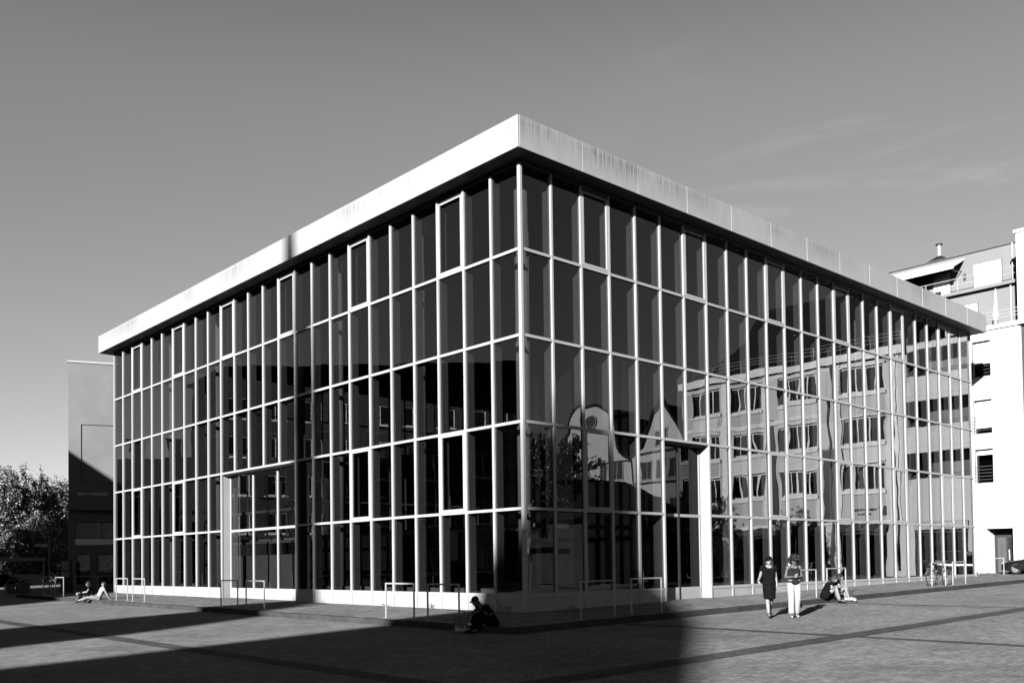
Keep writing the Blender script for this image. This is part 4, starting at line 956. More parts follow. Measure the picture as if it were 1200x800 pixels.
# ------------------------------------------------------------------ weeds at the foot of the plinth
for (x, y, s, sd, lab) in ((-.06, .75, 1.0, 1, 'tall ragged weed in the shade at the plinth left of the corner post'), (-.06, 1.55, .6, 2, 'small weed right behind the hunched man'), (-.06, 4.35, .5, 3, 'small weed on the sunlit plinth behind the shaded hoop'), (-.06, 6.9, .45, 4, 'tiny weed behind the half sunlit hoop'), (1.9, -.06, .5, 5, 'low weed at the shaded plinth right of the corner post')):
    z = gp(x, y); t = thing('weed', lab, 'weed', (x, y, z)); r = random.Random(sd); b = MB(); bs = MB()
    for k in range(int(9*s)+3):
        q = Vector((r.uniform(-.04,.04) if abs(x) < .1 else r.uniform(-.3,.3)*s, r.uniform(-.3,.3)*s if abs(x) < .1 else r.uniform(-.04,.04), 0)); h = r.uniform(.1,.38)*s; tip = q+Vector((r.uniform(-.1,.02), r.uniform(-.1,.1), h)); o0 = Vector((x,y,z))
        bs.tube([o0+q, o0+tip], .004, 4)
        for m in range(4):
            p_ = o0+q.lerp(tip, .3+.2*m); d_ = Vector((r.uniform(-1,0.2), r.uniform(-1,1), r.uniform(-.1,.6))).normalized()*r.uniform(.04,.09); w_ = Vector((-d_.y, d_.x, .01))*.3
            b.quad(p_, p_+d_*.5+w_, p_+d_, p_+d_*.5-w_)
    b.build('leaves', LEAFD, t); bs.build('stem', LEAFD, t)
# ------------------------------------------------------------------ people
def remeshed(name, b, m, parent, vox, smooth=3, fac=.5):
    me = D.meshes.new('tmp'); me.from_pydata([tuple(v) for v in b.v], [], b.f)
    bm = bmesh.new(); bm.from_mesh(me); bmesh.ops.recalc_face_normals(bm, faces=bm.faces); bm.to_mesh(me); bm.free()
    o = D.objects.new('tmp', me); COL.objects.link(o)
    r = o.modifiers.new('r', 'REMESH'); r.mode = 'VOXEL'; r.voxel_size = vox
    if smooth: s = o.modifiers.new('s', 'SMOOTH'); s.factor = fac; s.iterations = smooth
    dg = bpy.context.evaluated_depsgraph_get(); dg.update(); nm = D.meshes.new_from_object(o.evaluated_get(dg))
    D.objects.remove(o); D.meshes.remove(me)
    nm.name = name; nm.materials.clear(); nm.materials.append(m); nm.polygons.foreach_set('use_smooth', [True]*len(nm.polygons))
    ob = D.objects.new(name, nm); COL.objects.link(ob); ob.parent = parent; return ob
V3 = Vector
def frame(d):
    d = V3(d).normalized(); r = d.cross(V3((0,0,1)));
    if r.length < .05: r = V3((1,0,0))
    r.normalize(); return d, r, r.cross(d)
def hand(b, wr, d, palm, curl=.5, side=1):
    """palm + five bent fingers; d = pointing direction, palm = palm normal"""
    wr = V3(wr); d = V3(d).normalized(); palm = (V3(palm) - d*V3(palm).dot(d)).normalized(); ac = d.cross(palm)*side
    M = Matrix((ac, d, palm)).transposed()
    b.ball(wr+d*.045, (.038, .052, .017), 12, 8, M)
    for i, (off, ln) in enumerate(((-.027,.062),(-.009,.072),(.009,.068),(.027,.052))):
        p = wr+d*.082+ac*off; c = curl*(1+.12*i)
        q = p+(d*math.cos(c*.7)+palm*math.sin(c*.7))*ln*.5; r = q+(d*math.cos(c*1.7)+palm*math.sin(c*1.7))*ln*.55
        b.capsule(p-d*.02, .0095, q, .0088, 8); b.capsule(q, .0088, r, .0072, 8)
    p = wr+d*.025-ac*.03; q = p-ac*.026+d*.03+palm*.01; r = q+d*.03+palm*.014
    b.capsule(p, .0125, q, .0105, 8); b.capsule(q, .0105, r, .0085, 8)
def head_mesh(b, hc, face, upv):
    """hc = middle of the skull; face = looking direction"""
    f = V3(face).normalized(); upv = V3(upv); u = (upv-f*upv.dot(f)).normalized(); r = f.cross(u)
    M = Matrix((r, f, u)).transposed(); hc = V3(hc)
    b.ball(hc+u*.02, (.074, .094, .092), 18, 12, M); b.ball(hc+f*.028-u*.055, (.052, .058, .056), 14, 9, M)
    b.ball(hc+f*.062-u*.098, (.024, .02, .018), 10, 7, M)                      # chin
    b.capsule(hc+f*.088+u*.005, .009, hc+f*.108-u*.034, .0135, 9)             # nose
    b.ball(hc+f*.082-u*.068, (.024, .011, .008), 10, 6, M); b.ball(hc+f*.080-u*.078, (.021, .010, .007), 10, 6, M)   # lips
    b.ball(hc+f*.076+u*.026, (.052, .014, .010), 12, 6, M)                     # brow ridge
    for s in (-1, 1): b.ball(hc+r*.075*s-u*.012-f*.01, (.010, .024, .034), 9, 6, M); b.ball(hc+f*.062+r*.04*s-u*.03, (.024,.02,.02), 9, 6, M)
    return f, r, u
def person(label, loc, rotz, J, skin, parts, group=None):
    """J: pel, wai, che, nec, hed, face; aL/aR = sh, el, wr, hand dir, palm; lL/lR = hip, kn, an, toe"""
    t = thing('person', label, 'person', loc, rotz, group)
    b = MB(); pel, wai, che, nec = (V3(J[k]) for k in ('pel','wai','che','nec')); hd = V3(J['hed'])
    lat = (V3(J['aR'][0])-V3(J['aL'][0])).normalized(); sw = (V3(J['aR'][0])-V3(J['aL'][0])).length/2
    hw = (V3(J['lR'][0])-V3(J['lL'][0])).length/2
    hlat = (V3(J['lR'][0])-V3(J['lL'][0])).normalized()
    fem = J.get('fem', False)
    for s in (-1, 1):
        b.capsule(pel+hlat*s*hw*.75, .105, wai+lat*s*.055, .082 if fem else .092, 14); b.capsule(wai+lat*s*.055, .082 if fem else .092, che+lat*s*sw*.42, .095, 14)
        b.capsule(che+lat*s*sw*.42, .095, nec+lat*s*sw*.3-(nec-che).normalized()*.05, .062, 12)
    b.capsule(nec-(nec-che).normalized()*.03, .06, hd-(hd-nec).normalized()*.05, .05, 12)
    f, r, u = head_mesh(b, hd, J['face'], J.get('up', hd-nec))
    for k, s in (('aL', -1), ('aR', 1)):
        sh, el, wr, hdir, palm = (V3(q) for q in J[k]); 
        b.capsule(sh, .056 if not fem else .05, sh.lerp(el,.5), .044 if not fem else .039, 12); b.capsule(sh.lerp(el,.5), .044 if not fem else .039, el, .037, 12)
        b.capsule(el, .038, el.lerp(wr,.35), .037, 12); b.capsule(el.lerp(wr,.35), .037, wr, .026, 12); hand(b, wr, hdir, palm, J.get('curl', .6), s)
        b.capsule(che+lat*s*sw*.45+(nec-che)*.45, .06, sh, .056, 10)
    for k, s in (('lL', -1), ('lR', 1)):
        hp_, kn, an, toe = (V3(q) for q in J[k]); th = (kn-hp_); ca = (an-kn)
        b.capsule(hp_, .092, hp_.lerp(kn,.45), .075, 14); b.capsule(hp_.lerp(kn,.45), .075, kn, .054, 14)
        fwd = (toe-an); fwd -= ca*fwd.dot(ca)/ca.length_squared; bk_ = -fwd.normalized()*.014
        b.capsule(kn, .053, kn.lerp(an,.3)+bk_, .056, 12); b.capsule(kn.lerp(an,.3)+bk_, .056, an, .035, 12)
        td = (toe-an).normalized(); b.capsule(an-td*.03-V3((0,0,0)), .036, an.lerp(toe,.5), .036, 10); b.capsule(an.lerp(toe,.5), .036, toe, .026, 10)
    body = remeshed('body', b, skin, t, .0065, 3)
    for s in (-1, 1):
        e = MB(); e.ball(hd+f*.0845+r*.031*s+u*.006, (.0125,.0125,.0085), 8, 6, Matrix((r,f,u)).transposed()); e.build('eye', EYEM, body, smooth=True, local=True)
    e = MB()
    for s in (-1, 1): e.capsule(hd+f*.087+r*.014*s+u*.029, .0035, hd+f*.079+r*.048*s+u*.031, .003, 6)
    e.build('eyebrows', HAIRD, body, smooth=True, local=True)
    e = MB(); e.capsule(hd+f*.0925-r*.016-u*.073, .0025, hd+f*.0925+r*.016-u*.073, .0025, 6); e.build('mouth', EYEM, body, local=True)
    for fn in parts: fn(t, body, J, dict(f=f, r=r, u=u, hd=hd, lat=lat, hlat=hlat, sw=sw, hw=hw, pel=pel, wai=wai, che=che, nec=nec))
    return t
def cone(b, a, ra, c, rc, n=18): b.tube([a, c], [ra, rc], n)
def top(m, hem=.06, sleeve=.5, name='shirt', ex=.016, neck=.4, strap=False):
    def fn(t, body, J, K):
        b = MB(); pel, wai, che, nec, lat, hlat, sw, hw = (K[k] for k in ('pel','wai','che','nec','lat','hlat','sw','hw'))
        lo = pel.lerp(wai, hem) if hem >= 0 else pel+(pel-wai).normalized()*(-hem)
        for s in (-1, 1):
            b.capsule(lo+hlat*s*hw*.75, .108+ex, wai+lat*s*.058, .092+ex, 14); b.capsule(wai+lat*s*.058, .092+ex, che+lat*s*sw*.42, .097+ex, 14)
            b.capsule(che+lat*s*sw*.42, .097+ex, nec+lat*s*sw*(.34 if not strap else .45)-(nec-che).normalized()*.07, .055+ex*.7, 12)
        if sleeve > 0:
            for k, s in (('aL',-1),('aR',1)):
                sh, el = V3(J[k][0]), V3(J[k][1]); b.capsule(che+lat*s*sw*.45+(nec-che)*.45, .06+ex*.7, sh, .058+ex, 12); b.ball(sh, .058+ex, 12, 8); cone(b, sh, .054+ex*.8, sh.lerp(el, sleeve), .046+ex*1.1)
        remeshed(name, b, m, t, .011, 3)
    return fn
def trousers(m, ln=1.0, name='trousers', ex=.014, flare=.0, loose=0.0):
    def fn(t, body, J, K):
        b = MB(); pel, wai, hlat, hw = K['pel'], K['wai'], K['hlat'], K['hw']
        for s in (-1, 1): b.capsule(pel+hlat*s*hw*.75, .108+ex, pel.lerp(wai,.55)+hlat*s*.055, .092+ex, 14)
        for k in ('lL','lR'):
            hp_, kn, an = (V3(q) for q in J[k][:3])
            b.ball(hp_, .095+ex, 14, 9); mid = hp_.lerp(kn, .5)
            if ln <= .5: cone(b, hp_, .094+ex, hp_.lerp(kn, ln*2), .072+ex+loose)
            else:
                b.tube([hp_, mid, kn], [.094+ex, .078+ex+loose*.5, .058+ex+loose], 16); b.ball(kn, .058+ex+loose, 14, 9)
                e = kn.lerp(an, (ln-.5)*2); cone(b, kn, .058+ex+loose, e, .045+ex+loose+flare)
        remeshed(name, b, m, t, .011, 3)
    return fn
def shoes(m, sole=None):
    def fn(t, body, J, K):
        for k in ('lL','lR'):
            an, toe = V3(J[k][2]), V3(J[k][3]); kn = V3(J[k][1]); d = (toe-an).normalized(); ca = (an-kn).normalized()
            dn = ca - d*ca.dot(d); dn.normalize()
            b = MB(); b.capsule(an-d*.045+dn*.02, .04, an+d*.05+dn*.016, .043, 12); b.capsule(an+d*.05+dn*.016, .043, toe+d*.012+dn*.012, .031, 12); b.capsule(an-d*.03+dn*.01, .041, an-dn*.02-d*.01, .042, 10)
            remeshed('shoe', b, m, t, .009, 2)
    return fn
def cap(m, rev=False):
    def fn(t, body, J, K):
        f, r, u, hd = K['f'], K['r'], K['u'], K['hd']; M = Matrix((r,f,u)).transposed(); b = MB()
        b.ball(hd+u*.046-f*.005, (.085,.104,.078), 18, 12, M); c = b.build('cap', m, t, smooth=True, local=True)
        b = MB(); g = f*(-1 if rev else 1); n = 8; pts = []
        for i in range(n+1):
            a = PI*i/n; pts.append(hd+u*.04+r*math.cos(a)*.08+g*(.07+.095*math.sin(a))-u*.012*math.sin(a))
        top_ = [p+u*.006 for p in pts]; b.prism([tuple(p) for p in pts], u*.007); b.build('peak', m, c, local=True, fixn=True)
    return fn
def hair(m, ln=.2, vol=.012, curly=False, back=True, seed=1, bun=False):
    def fn(t, body, J, K):
        f, r, u, hd = K['f'], K['r'], K['u'], K['hd']; M = Matrix((r,f,u)).transposed(); b = MB(); rr = random.Random(seed)
        if curly:
            for k in range(150):
                a, e = rr.uniform(-PI, PI), rr.uniform(-.9, PI/2); d = r*math.cos(a)*math.cos(e)+f*math.sin(a)*math.cos(e)+u*math.sin(e)
                if d.dot(f) > .30 and d.dot(u) < .62: continue
                R_ = rr.uniform(.095, .165); b.ball(hd+u*.02+d*R_, rr.uniform(.022, .042), 8, 6)
            b.ball(hd+u*.045-f*.02, (.088,.095,.085), 14, 9, M)
            remeshed('hair', b, m, t, .011, 1)
        else:
            b.ball(hd+u*.034-f*.016, (.081+vol*.5,.096+vol*.5,.088+vol*.5), 18, 12, M)
            n = 13
            for k in range(n):
                a = PI*(k+.5)/n; d = r*math.cos(a)*.074 - f*math.sin(a)*.088
                p0 = hd+u*.03+d; p1 = hd-u*.06+d*1.08; p2 = p1+V3((0,0,-ln))*.55+d*.12-u*ln*.25+V3((rr.uniform(-.012,.012), rr.uniform(-.012,.012), 0)); p3 = p2+V3((rr.uniform(-.02,.02), rr.uniform(-.02,.02), -ln*.35))
                b.tube([p0, p1, p2, p3], [.026, .026, .022, .009], 8) if ln > .03 else b.ball(p1, .024, 8, 6)
            if bun: b.ball(hd+u*.09-f*.09, .05, 12, 8)
            remeshed('hair', b, m, t, .01, 1)
    return fn
def dress(m, hem=.5, waist=.1):
    def fn(t, body, J, K):
        b = MB(); pel, wai, hlat = K['pel'], K['wai'], K['hlat']; fr = V3((0,1,0)) 
        kn = (V3(J['lL'][1])+V3(J['lR'][1]))/2; c1 = (V3(J['lL'][0])+V3(J['lR'][0]))/2
        rings = [(wai.lerp(pel,.0), .14, .112), (pel+V3((0,0,.02)), .172, .135), (c1.lerp(kn,.35), .172, .165), (c1.lerp(kn, hem*1.9)+V3((0,.03,0)), .15, .205)]
        k0 = len(b.v); n = 24
        for c, rx, ry in rings:
            for i in range(n): a = 2*PI*i/n; wv = 1+.03*math.sin(5*a); b.v.append(tuple(c+hlat*rx*math.cos(a)*wv+fr*ry*math.sin(a)*wv))
        for j in range(len(rings)-1):
            for i in range(n): b.f.append((k0+j*n+i, k0+j*n+(i+1)%n, k0+(j+1)*n+(i+1)%n, k0+(j+1)*n+i))
        b.f.append(tuple(k0+i for i in range(n))); b.f.append(tuple(k0+(len(rings)-1)*n+i for i in reversed(range(n))))
        remeshed('skirt', b, m, t, .012, 3)
    return fn
def azrot(az): return R(az-90)
def streetpt(x, y): return (x, y, gs(x, y)+.006)
# 1 woman in black walking, cap, arm bent
J1 = dict(fem=True, pel=(0,0,.92), wai=(0,.0,1.06), che=(0,.01,1.24), nec=(0,.0,1.40), hed=(-.01,.03,1.525), face=(.55,.80,-.12), up=(0,-.05,1),
  aR=((.16,0,1.345),(.225,-.05,1.09),(.30,.12,.985),(.15,.9,-.35),(-1,0,-.1)), aL=((-.16,0,1.345),(-.20,-.08,1.08),(-.215,-.03,.84),(0,.2,-1),(1,.2,0)),
  lR=((.08,0,.88),(.075,.17,.50),(.06,.24,.095),(.07,.39,.06)), lL=((-.08,0,.88),(-.055,.02,.47),(-.06,-.26,.16),(-.06,-.17,.05)), curl=.7)
x, y = 3.56, -5.78
person('woman in a black cap, black top and knee length skirt walking past the glass front', streetpt(x, y), azrot(222), J1, SKINL, [top(BLACKC, .05, .38, 'top'), dress(BLACKC, .5), shoes(DFRAME), hair(HAIRD, .22, .01, seed=3), cap(BLACKC)])
# 2 woman with curly hair looking at a phone
J2 = dict(fem=True, pel=(0,0,.92), wai=(0,.01,1.06), che=(0,.0,1.24), nec=(0,.01,1.39), hed=(0,.05,1.505), face=(-.12,.80,-.62), up=(0,.35,1),
  aR=((.155,0,1.335),(.215,-.02,1.08),(.06,.19,1.085),(-.6,.75,.2),(-.2,.1,.9)), aL=((-.155,0,1.335),(-.215,-.02,1.08),(-.05,.20,1.085),(.6,.75,.2),(.2,.1,.9)),
  lR=((.085,0,.88),(.10,.09,.48),(.105,.10,.09),(.12,.25,.05)), lL=((-.085,0,.88),(-.085,.02,.48),(-.085,-.16,.10),(-.10,-.02,.045)), curl=1.0)
x, y = 3.95, -6.30
p2_loc = streetpt(x, y); p2_rot = azrot(224)
person('curly haired woman in dark vest and white trousers looking down at her hands while walking', p2_loc, p2_rot, J2, SKIND, [top(GREYC, .35, 0, 'vest', .012, strap=True), trousers(WHITEC, .97, 'trousers', .010, .012, .012), shoes(WHITEC), hair(HAIRD, curly=True, seed=5)])
def place_local(loc, rotz, p): return Vector(loc) + Matrix.Rotation(rotz, 3, 'Z') @ Vector(p)
q = place_local(p2_loc, p2_rot, (.005, .285, 1.115)); t = thing('phone', 'pale smartphone held in both hands by the curly haired woman', 'phone', tuple(q), p2_rot)
b = MB(); b.obox((0,0,0), (1,0,0), (0,.75,.66), (0,-.66,.75), (-.037,-.075,-.004), (.037,.075,.004)); bevel(b.build('case', WHITEC, t, local=True), .003)
b = MB(); b.obox((0,0,0), (1,0,0), (0,.75,.66), (0,-.66,.75), (-.033,-.07,.0041), (.033,.07,.005)); b.build('screen', INKM, t, local=True)
q = place_local(p2_loc, p2_rot, (.0, .145, .955)); t = thing('belt_bag', 'dark belt bag worn in front of the white trousers', 'bag', tuple(q), p2_rot)
b = MB(); b.ball((0,.0,0), (.115,.05,.07), 14, 9); b.build('pouch', GREYC, t, smooth=True, local=True)
b = MB(); b.tube([(-.17,-.09,.05),(-.115,-.01,.035),(0,.02,.045),(.115,-.01,.035),(.17,-.09,.05)], .014, 8); b.build('strap', WHITEC, t, smooth=True, local=True)
# 3 woman sitting on the kerb, bent over, bare knees
def sit(lean, kneez=.50, spread=.09, kx=.0, arms=None, face=(0,.8,-.6), fem=True, kd=.36, headf=.06):
    S = math.sin(lean); C = math.cos(lean); pz = .25
    P = lambda h, f=0: (0, h*S+f, pz+h*C)
    w = .17 if fem else .2
    j = dict(fem=fem, pel=P(0), wai=P(.17,-.02), che=P(.36,-.0), nec=P(.50,.03), hed=(0, .615*S+.03+headf, pz+.62*C), face=face, up=(0,.5,1))
    shz = P(.455,.01)
    for k, s in (('lR',1),('lL',-1)):
        j[k] = ((s*.095,.03,pz-.01),(s*spread+kx,kd,kneez),(s*(spread+.01)+kx,kd+.12,.10),(s*(spread+.03)+kx,kd+.28,.05))
    j['aR'] = ((w, shz[1], shz[2]),)+arms['R']; j['aL'] = ((-w, shz[1], shz[2]),)+arms['L']
    return j
def kerbpt(x, y): return (x, y, gs(x, y)+.002)
a3 = dict(R=((.22,.20,.50),(.07,.40,.55),(-.4,.9,-.1),(-.3,-.1,-1)), L=((-.22,.22,.50),(-.06,.42,.56),(.4,.9,-.1),(.3,-.1,-1)))
J3 = sit(.44, .53, .085, 0, a3, (.05,.75,-.55), True, .37)
x, y = 10.15, -3.83
person('woman in black sitting bent forward on the kerb with bare knees drawn up', kerbpt(x, y+.1), azrot(-48), J3, SKINL, [top(BLACKC, -.02, .45, 'shirt'), trousers(BLACKC, .22, 'shorts', .014), shoes(DFRAME), hair(HAIRM, .24, .012, seed=8)])
J4 = sit(.30, .52, .12, .0, dict(R=((.24,.15,.52),(.13,.38,.53),(-.2,.9,-.3),(-.3,0,-1)), L=((-.22,.16,.52),(-.12,.38,.53),(.2,.9,-.3),(.3,0,-1))), (.1,.95,-.2), True, .40)
x, y = 10.75, -3.80
person('second seated woman half hidden behind her friend, bare shins and pale shoes', kerbpt(x, y+.1), azrot(-42), J4, SKINL, [top(BLACKC, -.02, .45, 'shirt'), trousers(GREYC, .25, 'shorts', .014), shoes(WHITEC), hair(HAIRD, .2, .012, seed=9)])
# bag at their feet
x, y = 10.85, -4.4; z = gs(x, y); t = thing('shoulder_bag', 'crumpled pale cloth bag lying at the feet of the seated women', 'bag', (x, y, z), .4)
b = MB()
for k in range(9): b.ball((random.uniform(-.14,.14), random.uniform(-.07,.07), random.uniform(.06,.13)), (random.uniform(.07,.12), random.uniform(.05,.09), random.uniform(.05,.09)), 10, 7)
remeshed('cloth', b, WHITEC, t, .011, 2)
b = MB(); b.tube([(-.12,0,.16),(-.08,.03,.28),(.03,.04,.30),(.12,.0,.17)], .012, 8); b.build('handles', GREYC, t, smooth=True, local=True)
# 5 hunched man in the shade on the kerb corner
a5 = dict(R=((.27,.22,.46),(.16,.46,.50),(-.5,.8,-.3),(-.4,0,-1)), L=((-.27,.20,.46),(-.10,.47,.52),(.6,.7,-.3),(.3,0,-1)))
J5 = sit(.62, .50, .14, 0, a5, (-.25,.85,-.35), False, .36, .07)
x, y = -3.82, -2.9; x5, y5 = x, y
m5 = person('man in a dark cap and black jacket sitting hunched on the shaded kerb', kerbpt(x, y), azrot(168), J5, SKIND, [top(BLACKC, -.03, .95, 'jacket', .022), trousers(BLACKC, .98, 'trousers', .016, 0, .01), shoes(GREYC), hair(HAIRD, .0, .004, seed=10), cap(BLACKC)])
b = MB(); sh = V3(J5['aR'][0]); b.tube([sh+V3((-.08,-.06,.06)), sh+V3((.0,-.075,.035)), sh+V3((.055,-.05,-.04)), sh+V3((.075,-.02,-.16))], .011, 6); b.build('sleeve_stripe', LETTER, m5, local=True)
b = MB(); b.box((.10,.52,.19),(.17,.535,.235)); b.box((.19,.52,.19),(.225,.535,.25)); b.build('trouser_print', LETTER, m5, local=True)
# the bag beside him
q = place_local(kerbpt(x, y), azrot(168), (.0, .0, 0)); bxx, byy = -4.27, -2.3; z = gs(bxx, byy); t = thing('carrier_bag', 'upright patterned carrier bag standing on the plaza beside the hunched man', 'bag', (bxx, byy, z), R(-40))
b = MB(); n = 9; k0 = 0
prof = [(0,.17,.085),(.18,.185,.09),(.36,.19,.075),(.43,.195,.05)]
for (h, wx, wy) in prof:
    for (sx, sy) in ((-1,-1),(-.3,-1.05),(.3,-.95),(1,-1),(1.03,0),(1,1),(.3,1.05),(-.3,.95),(-1,1),(-1.03,0)): b.v.append((sx*wx+random.uniform(-.008,.008), sy*wy+random.uniform(-.008,.008), h))
for j in range(3):
    for i in range(10): b.f.append((j*10+i, j*10+(i+1)%10, (j+1)*10+(i+1)%10, (j+1)*10+i))
b.f.append(tuple(reversed(range(10)))); b.build('sack', BAGM, t, local=True)
b = MB()
for i in range(9):
    xx = -.15+i*.035; h = random.uniform(.05,.13); b.box((xx,-.105,.05),(xx+.012,-.098,.05+h))
b.build('print', LETTER, t, local=True)
b = MB()
for s in (-1, 1): b.tube([(-.08,.045*s,.42),(-.05,.05*s,.52),(.05,.05*s,.52),(.08,.045*s,.42)], .008, 6)
b.build('handles', GREYC, t, local=True)
# 6 man in white leaning back on his hands
S = -.42; pz = .26
P = lambda h: (0, h*math.sin(S), pz+h*math.cos(S))
J6 = dict(fem=False, pel=P(0), wai=P(.19), che=P(.38), nec=P(.52), hed=(0, .60*math.sin(S)+.03, pz+.64*math.cos(S)), face=(.35,.9,.0), up=(0,-.1,1),
  aR=((.21,.46*math.sin(S),pz+.46*math.cos(S)),(.27,-.33,.44),(.25,-.44,.215),(.1,-.75,-.35),(0,-.2,-1)), aL=((-.21,.46*math.sin(S),pz+.46*math.cos(S)),(-.27,-.33,.44),(-.25,-.44,.215),(-.1,-.75,-.35),(0,-.2,-1)),
  lR=((.10,.04,.24),(.11,.45,.24),(.12,.86,.11),(.15,.93,.26)), lL=((-.10,.04,.24),(-.11,.46,.27),(-.08,.87,.12),(-.04,.96,.25)), curl=.15)
x, y = -3.72, 24.0
m6loc = kerbpt(x, y)
person('man in a white shirt leaning back on his hands with bare legs stretched out', m6loc, azrot(158), J6, SKINL, [top(WHITEC, -.05, .5, 'shirt', .02), trousers(BEIGEC, .36, 'shorts', .02, 0, .015), shoes(RUBBER), hair(HAIRD, .0, .004, seed=12)])
q = V3(J6['hed']); 
sg_f = V3(J6['face']).normalized(); q = place_local(m6loc, azrot(158), V3(J6['hed'])+sg_f*.09+V3((0,0,.006))); t = thing('sunglasses', 'dark sunglasses on the face of the leaning man', 'sunglasses', tuple(q), azrot(158)+math.atan2(-.35,.9))
b = MB()
for s in (-1, 1): b.ball((s*.033,.008,0), (.03,.008,.02), 10, 6)
b.build('lenses', EYEM, t, smooth=True, local=True)
b = MB(); b.box((-.075,-.005,.006),(.075,.0,.014))
for s in (-1, 1): b.box((s*.075-.003,-.10,.006),(s*.075+.003,.0,.012))
b.build('frame', EYEM, t, local=True)
# 7 companion with knees up
a7 = dict(R=((.26,.20,.50),(.12,.48,.46),(-.5,.8,.0),(-.3,0,-1)), L=((-.26,.20,.50),(-.10,.48,.46),(.5,.8,.0),(.3,0,-1)))
J7 = sit(.18, .48, .10, 0, a7, (.35,.9,-.05), True, .42, .03)
x, y = -3.75, 24.75
person('companion in dark clothes sitting with knees drawn up behind the leaning man', kerbpt(x, y), azrot(158), J7, SKINL, [top(BLACKC, -.02, .45, 'shirt'), trousers(BLACKC, .95, 'trousers', .014, 0, .005), shoes(GREYC), hair(HAIRD, .12, .012, seed=14)])
q = place_local(kerbpt(x, y), azrot(158), (0, .60, .40)); t = thing('bundle', 'pale folded bundle held on the knees of the dark clothed companion', 'bundle', tuple(q), azrot(158))
b = MB(); b.ball((0,0,0), (.13,.08,.075), 12, 8); b.ball((.05,.02,.04), (.08,.06,.05), 10, 7); remeshed('cloth', b, BEIGEC, t, .011, 2)
P_FIT = [1097.878322, 0.82687, 0.027552, -0.013472, -14.302242, -15.134092, 0.725414, 629.315462, 1.946909]
SKY_POW, SKY_GAIN, POL = .8, .42, .985
SUN_STR, EXPO = 5.0, 2.4
CLOC = (5.1, 2.7, 6.9)
# ------------------------------------------------------------------ camera, sky, sun
exec_p = P_FIT
f_, yaw, pit, rol, cx, cy, cz, syp, _h = exec_p
fw = Vector((math.cos(yaw)*math.cos(pit), math.sin(yaw)*math.cos(pit), math.sin(pit)))
rt = Vector((math.sin(yaw), -math.cos(yaw), 0)); up = rt.cross(fw)
r2 = rt*math.cos(rol)+up*math.sin(rol); u2 = -rt*math.sin(rol)+up*math.cos(rol)
cam = D.cameras.new('camera'); co = D.objects.new('camera', cam); COL.objects.link(co)
M = Matrix((r2, u2, -fw)).transposed().to_4x4(); M.translation = Vector((cx*1.3, cy*1.3, cz*1.3)); co.matrix_world = M
cam.sensor_width = 36; cam.sensor_fit = 'HORIZONTAL'; cam.lens = f_*36/1200; cam.shift_y = (syp-400)/1200
cam.clip_end = 3000; cam.clip_start = .1
SC.camera = co
SUN_A, SUN_E = 22.5, 15.0
w = D.worlds.new('World'); SC.world = w; w.use_nodes = True; N, L = w.node_tree.nodes, w.node_tree.links
bg = N['Background']; sky = N.new('ShaderNodeTexSky'); sky.sky_type = 'NISHITA'; sky.sun_disc = False
sky.sun_elevation = R(SUN_E); sky.sun_rotation = R(270-SUN_A); sky.air_density = 1.0; sky.dust_density = .3; sky.ozone_density = 1.5
sp = N.new('ShaderNodeSeparateColor'); L.new(sky.outputs['Color'], sp.inputs['Color'])
def mth(op, a, b=None, c=False):
    k = N.new('ShaderNodeMath'); k.operation = op; k.use_clamp = c
    for i, q in enumerate((a, b)):
        if q is None: continue
        if isinstance(q, (int, float)): k.inputs[i].default_value = q
        else: L.new(q, k.inputs[i])
    return k.outputs[0]
def maprange(s, a, b, c, d):
    k = N.new('ShaderNodeMapRange'); k.inputs['From Min'].default_value = a; k.inputs['From Max'].default_value = b; k.inputs['To Min'].default_value = c; k.inputs['To Max'].default_value = d; L.new(s, k.inputs['Value']); return k.outputs[0]
# a red filter on black and white film: only the red of the sky counts
val = mth('MULTIPLY', mth('POWER', sp.outputs[0], SKY_POW), SKY_GAIN)
# the deep red filtered sky darkens towards the zenith
tcp = N.new('ShaderNodeTexCoord'); sz = N.new('ShaderNodeSeparateXYZ'); L.new(tcp.outputs['Generated'], sz.inputs['Vector'])
zen = N.new('ShaderNodeMapRange'); zen.interpolation_type = 'SMOOTHSTEP'; zen.inputs['From Min'].default_value = .42; zen.inputs['From Max'].default_value = .8; zen.inputs['To Min'].default_value = 1; zen.inputs['To Max'].default_value = 1-POL
L.new(sz.outputs['Z'], zen.inputs['Value'])
val = mth('MULTIPLY', val, zen.outputs[0])
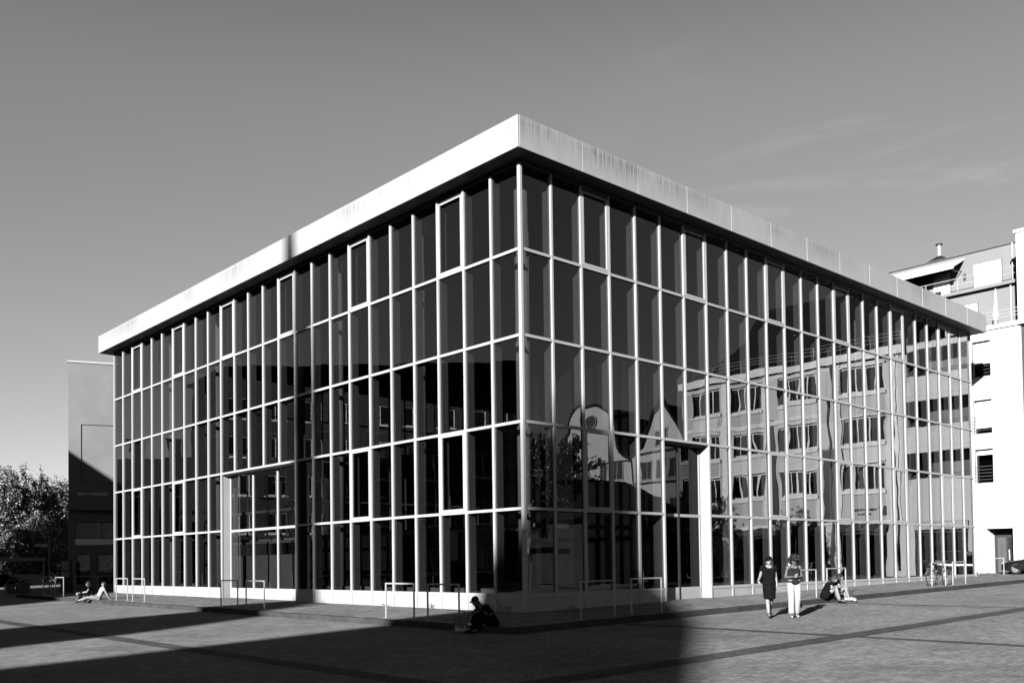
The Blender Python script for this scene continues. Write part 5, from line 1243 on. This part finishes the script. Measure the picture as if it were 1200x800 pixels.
# faint cirrus
tc = N.new('ShaderNodeTexCoord'); mp = N.new('ShaderNodeMapping'); mp.inputs['Rotation'].default_value = (R(6), R(10), R(30)); mp.inputs['Scale'].default_value = (2.4, 2.4, 11); mp.inputs['Location'].default_value = CLOC
L.new(tc.outputs['Generated'], mp.inputs['Vector'])
n1 = N.new('ShaderNodeTexNoise'); n1.inputs['Scale'].default_value = 1.5; n1.inputs['Detail'].default_value = 7; n1.inputs['Roughness'].default_value = .55; n1.inputs['Distortion'].default_value = .9
L.new(mp.outputs['Vector'], n1.inputs['Vector'])
# the wisps stand only in the south-east part of the sky
dq = N.new('ShaderNodeVectorMath'); dq.operation = 'DOT_PRODUCT'; L.new(tc.outputs['Generated'], dq.inputs[0]); dq.inputs[1].default_value = (math.cos(R(26))*math.cos(R(17)), math.sin(R(26))*math.cos(R(17)), math.sin(R(17)))
n2 = maprange(dq.outputs['Value'], .95, .995, 0, 1)
cir = mth('MULTIPLY', maprange(n1.outputs['Fac'], .53, .74, 0, 1), n2, True)
val = mth('MULTIPLY', val, mth('ADD', 1.0, mth('MULTIPLY', cir, .28)))
L.new(val, bg.inputs['Color']); bg.inputs['Strength'].default_value = .1
sun = D.lights.new('sun', 'SUN'); so = D.objects.new('sun', sun); COL.objects.link(so)
sun.energy = SUN_STR; sun.angle = R(.53); sun.color = (1, 1, 1)
a, e = R(SUN_A), R(SUN_E)
dv = Vector((math.cos(e)*math.cos(a), math.cos(e)*math.sin(a), -math.sin(e)))
so.rotation_euler = dv.to_track_quat('-Z', 'Y').to_euler(); so.location = (-60, -30, 40)
SC.view_settings.view_transform = 'Standard'; SC.view_settings.look = 'None'; SC.view_settings.gamma = 1; SC.view_settings.use_curve_mapping = False
SC.view_settings.exposure = EXPO
SC.render.engine = 'CYCLES'; c_ = SC.cycles
c_.max_bounces = 8; c_.diffuse_bounces = 0; c_.glossy_bounces = 4; c_.transmission_bounces = 4; c_.transparent_max_bounces = 24
c_.caustics_reflective = False; c_.caustics_refractive = False
c_.use_denoising = True
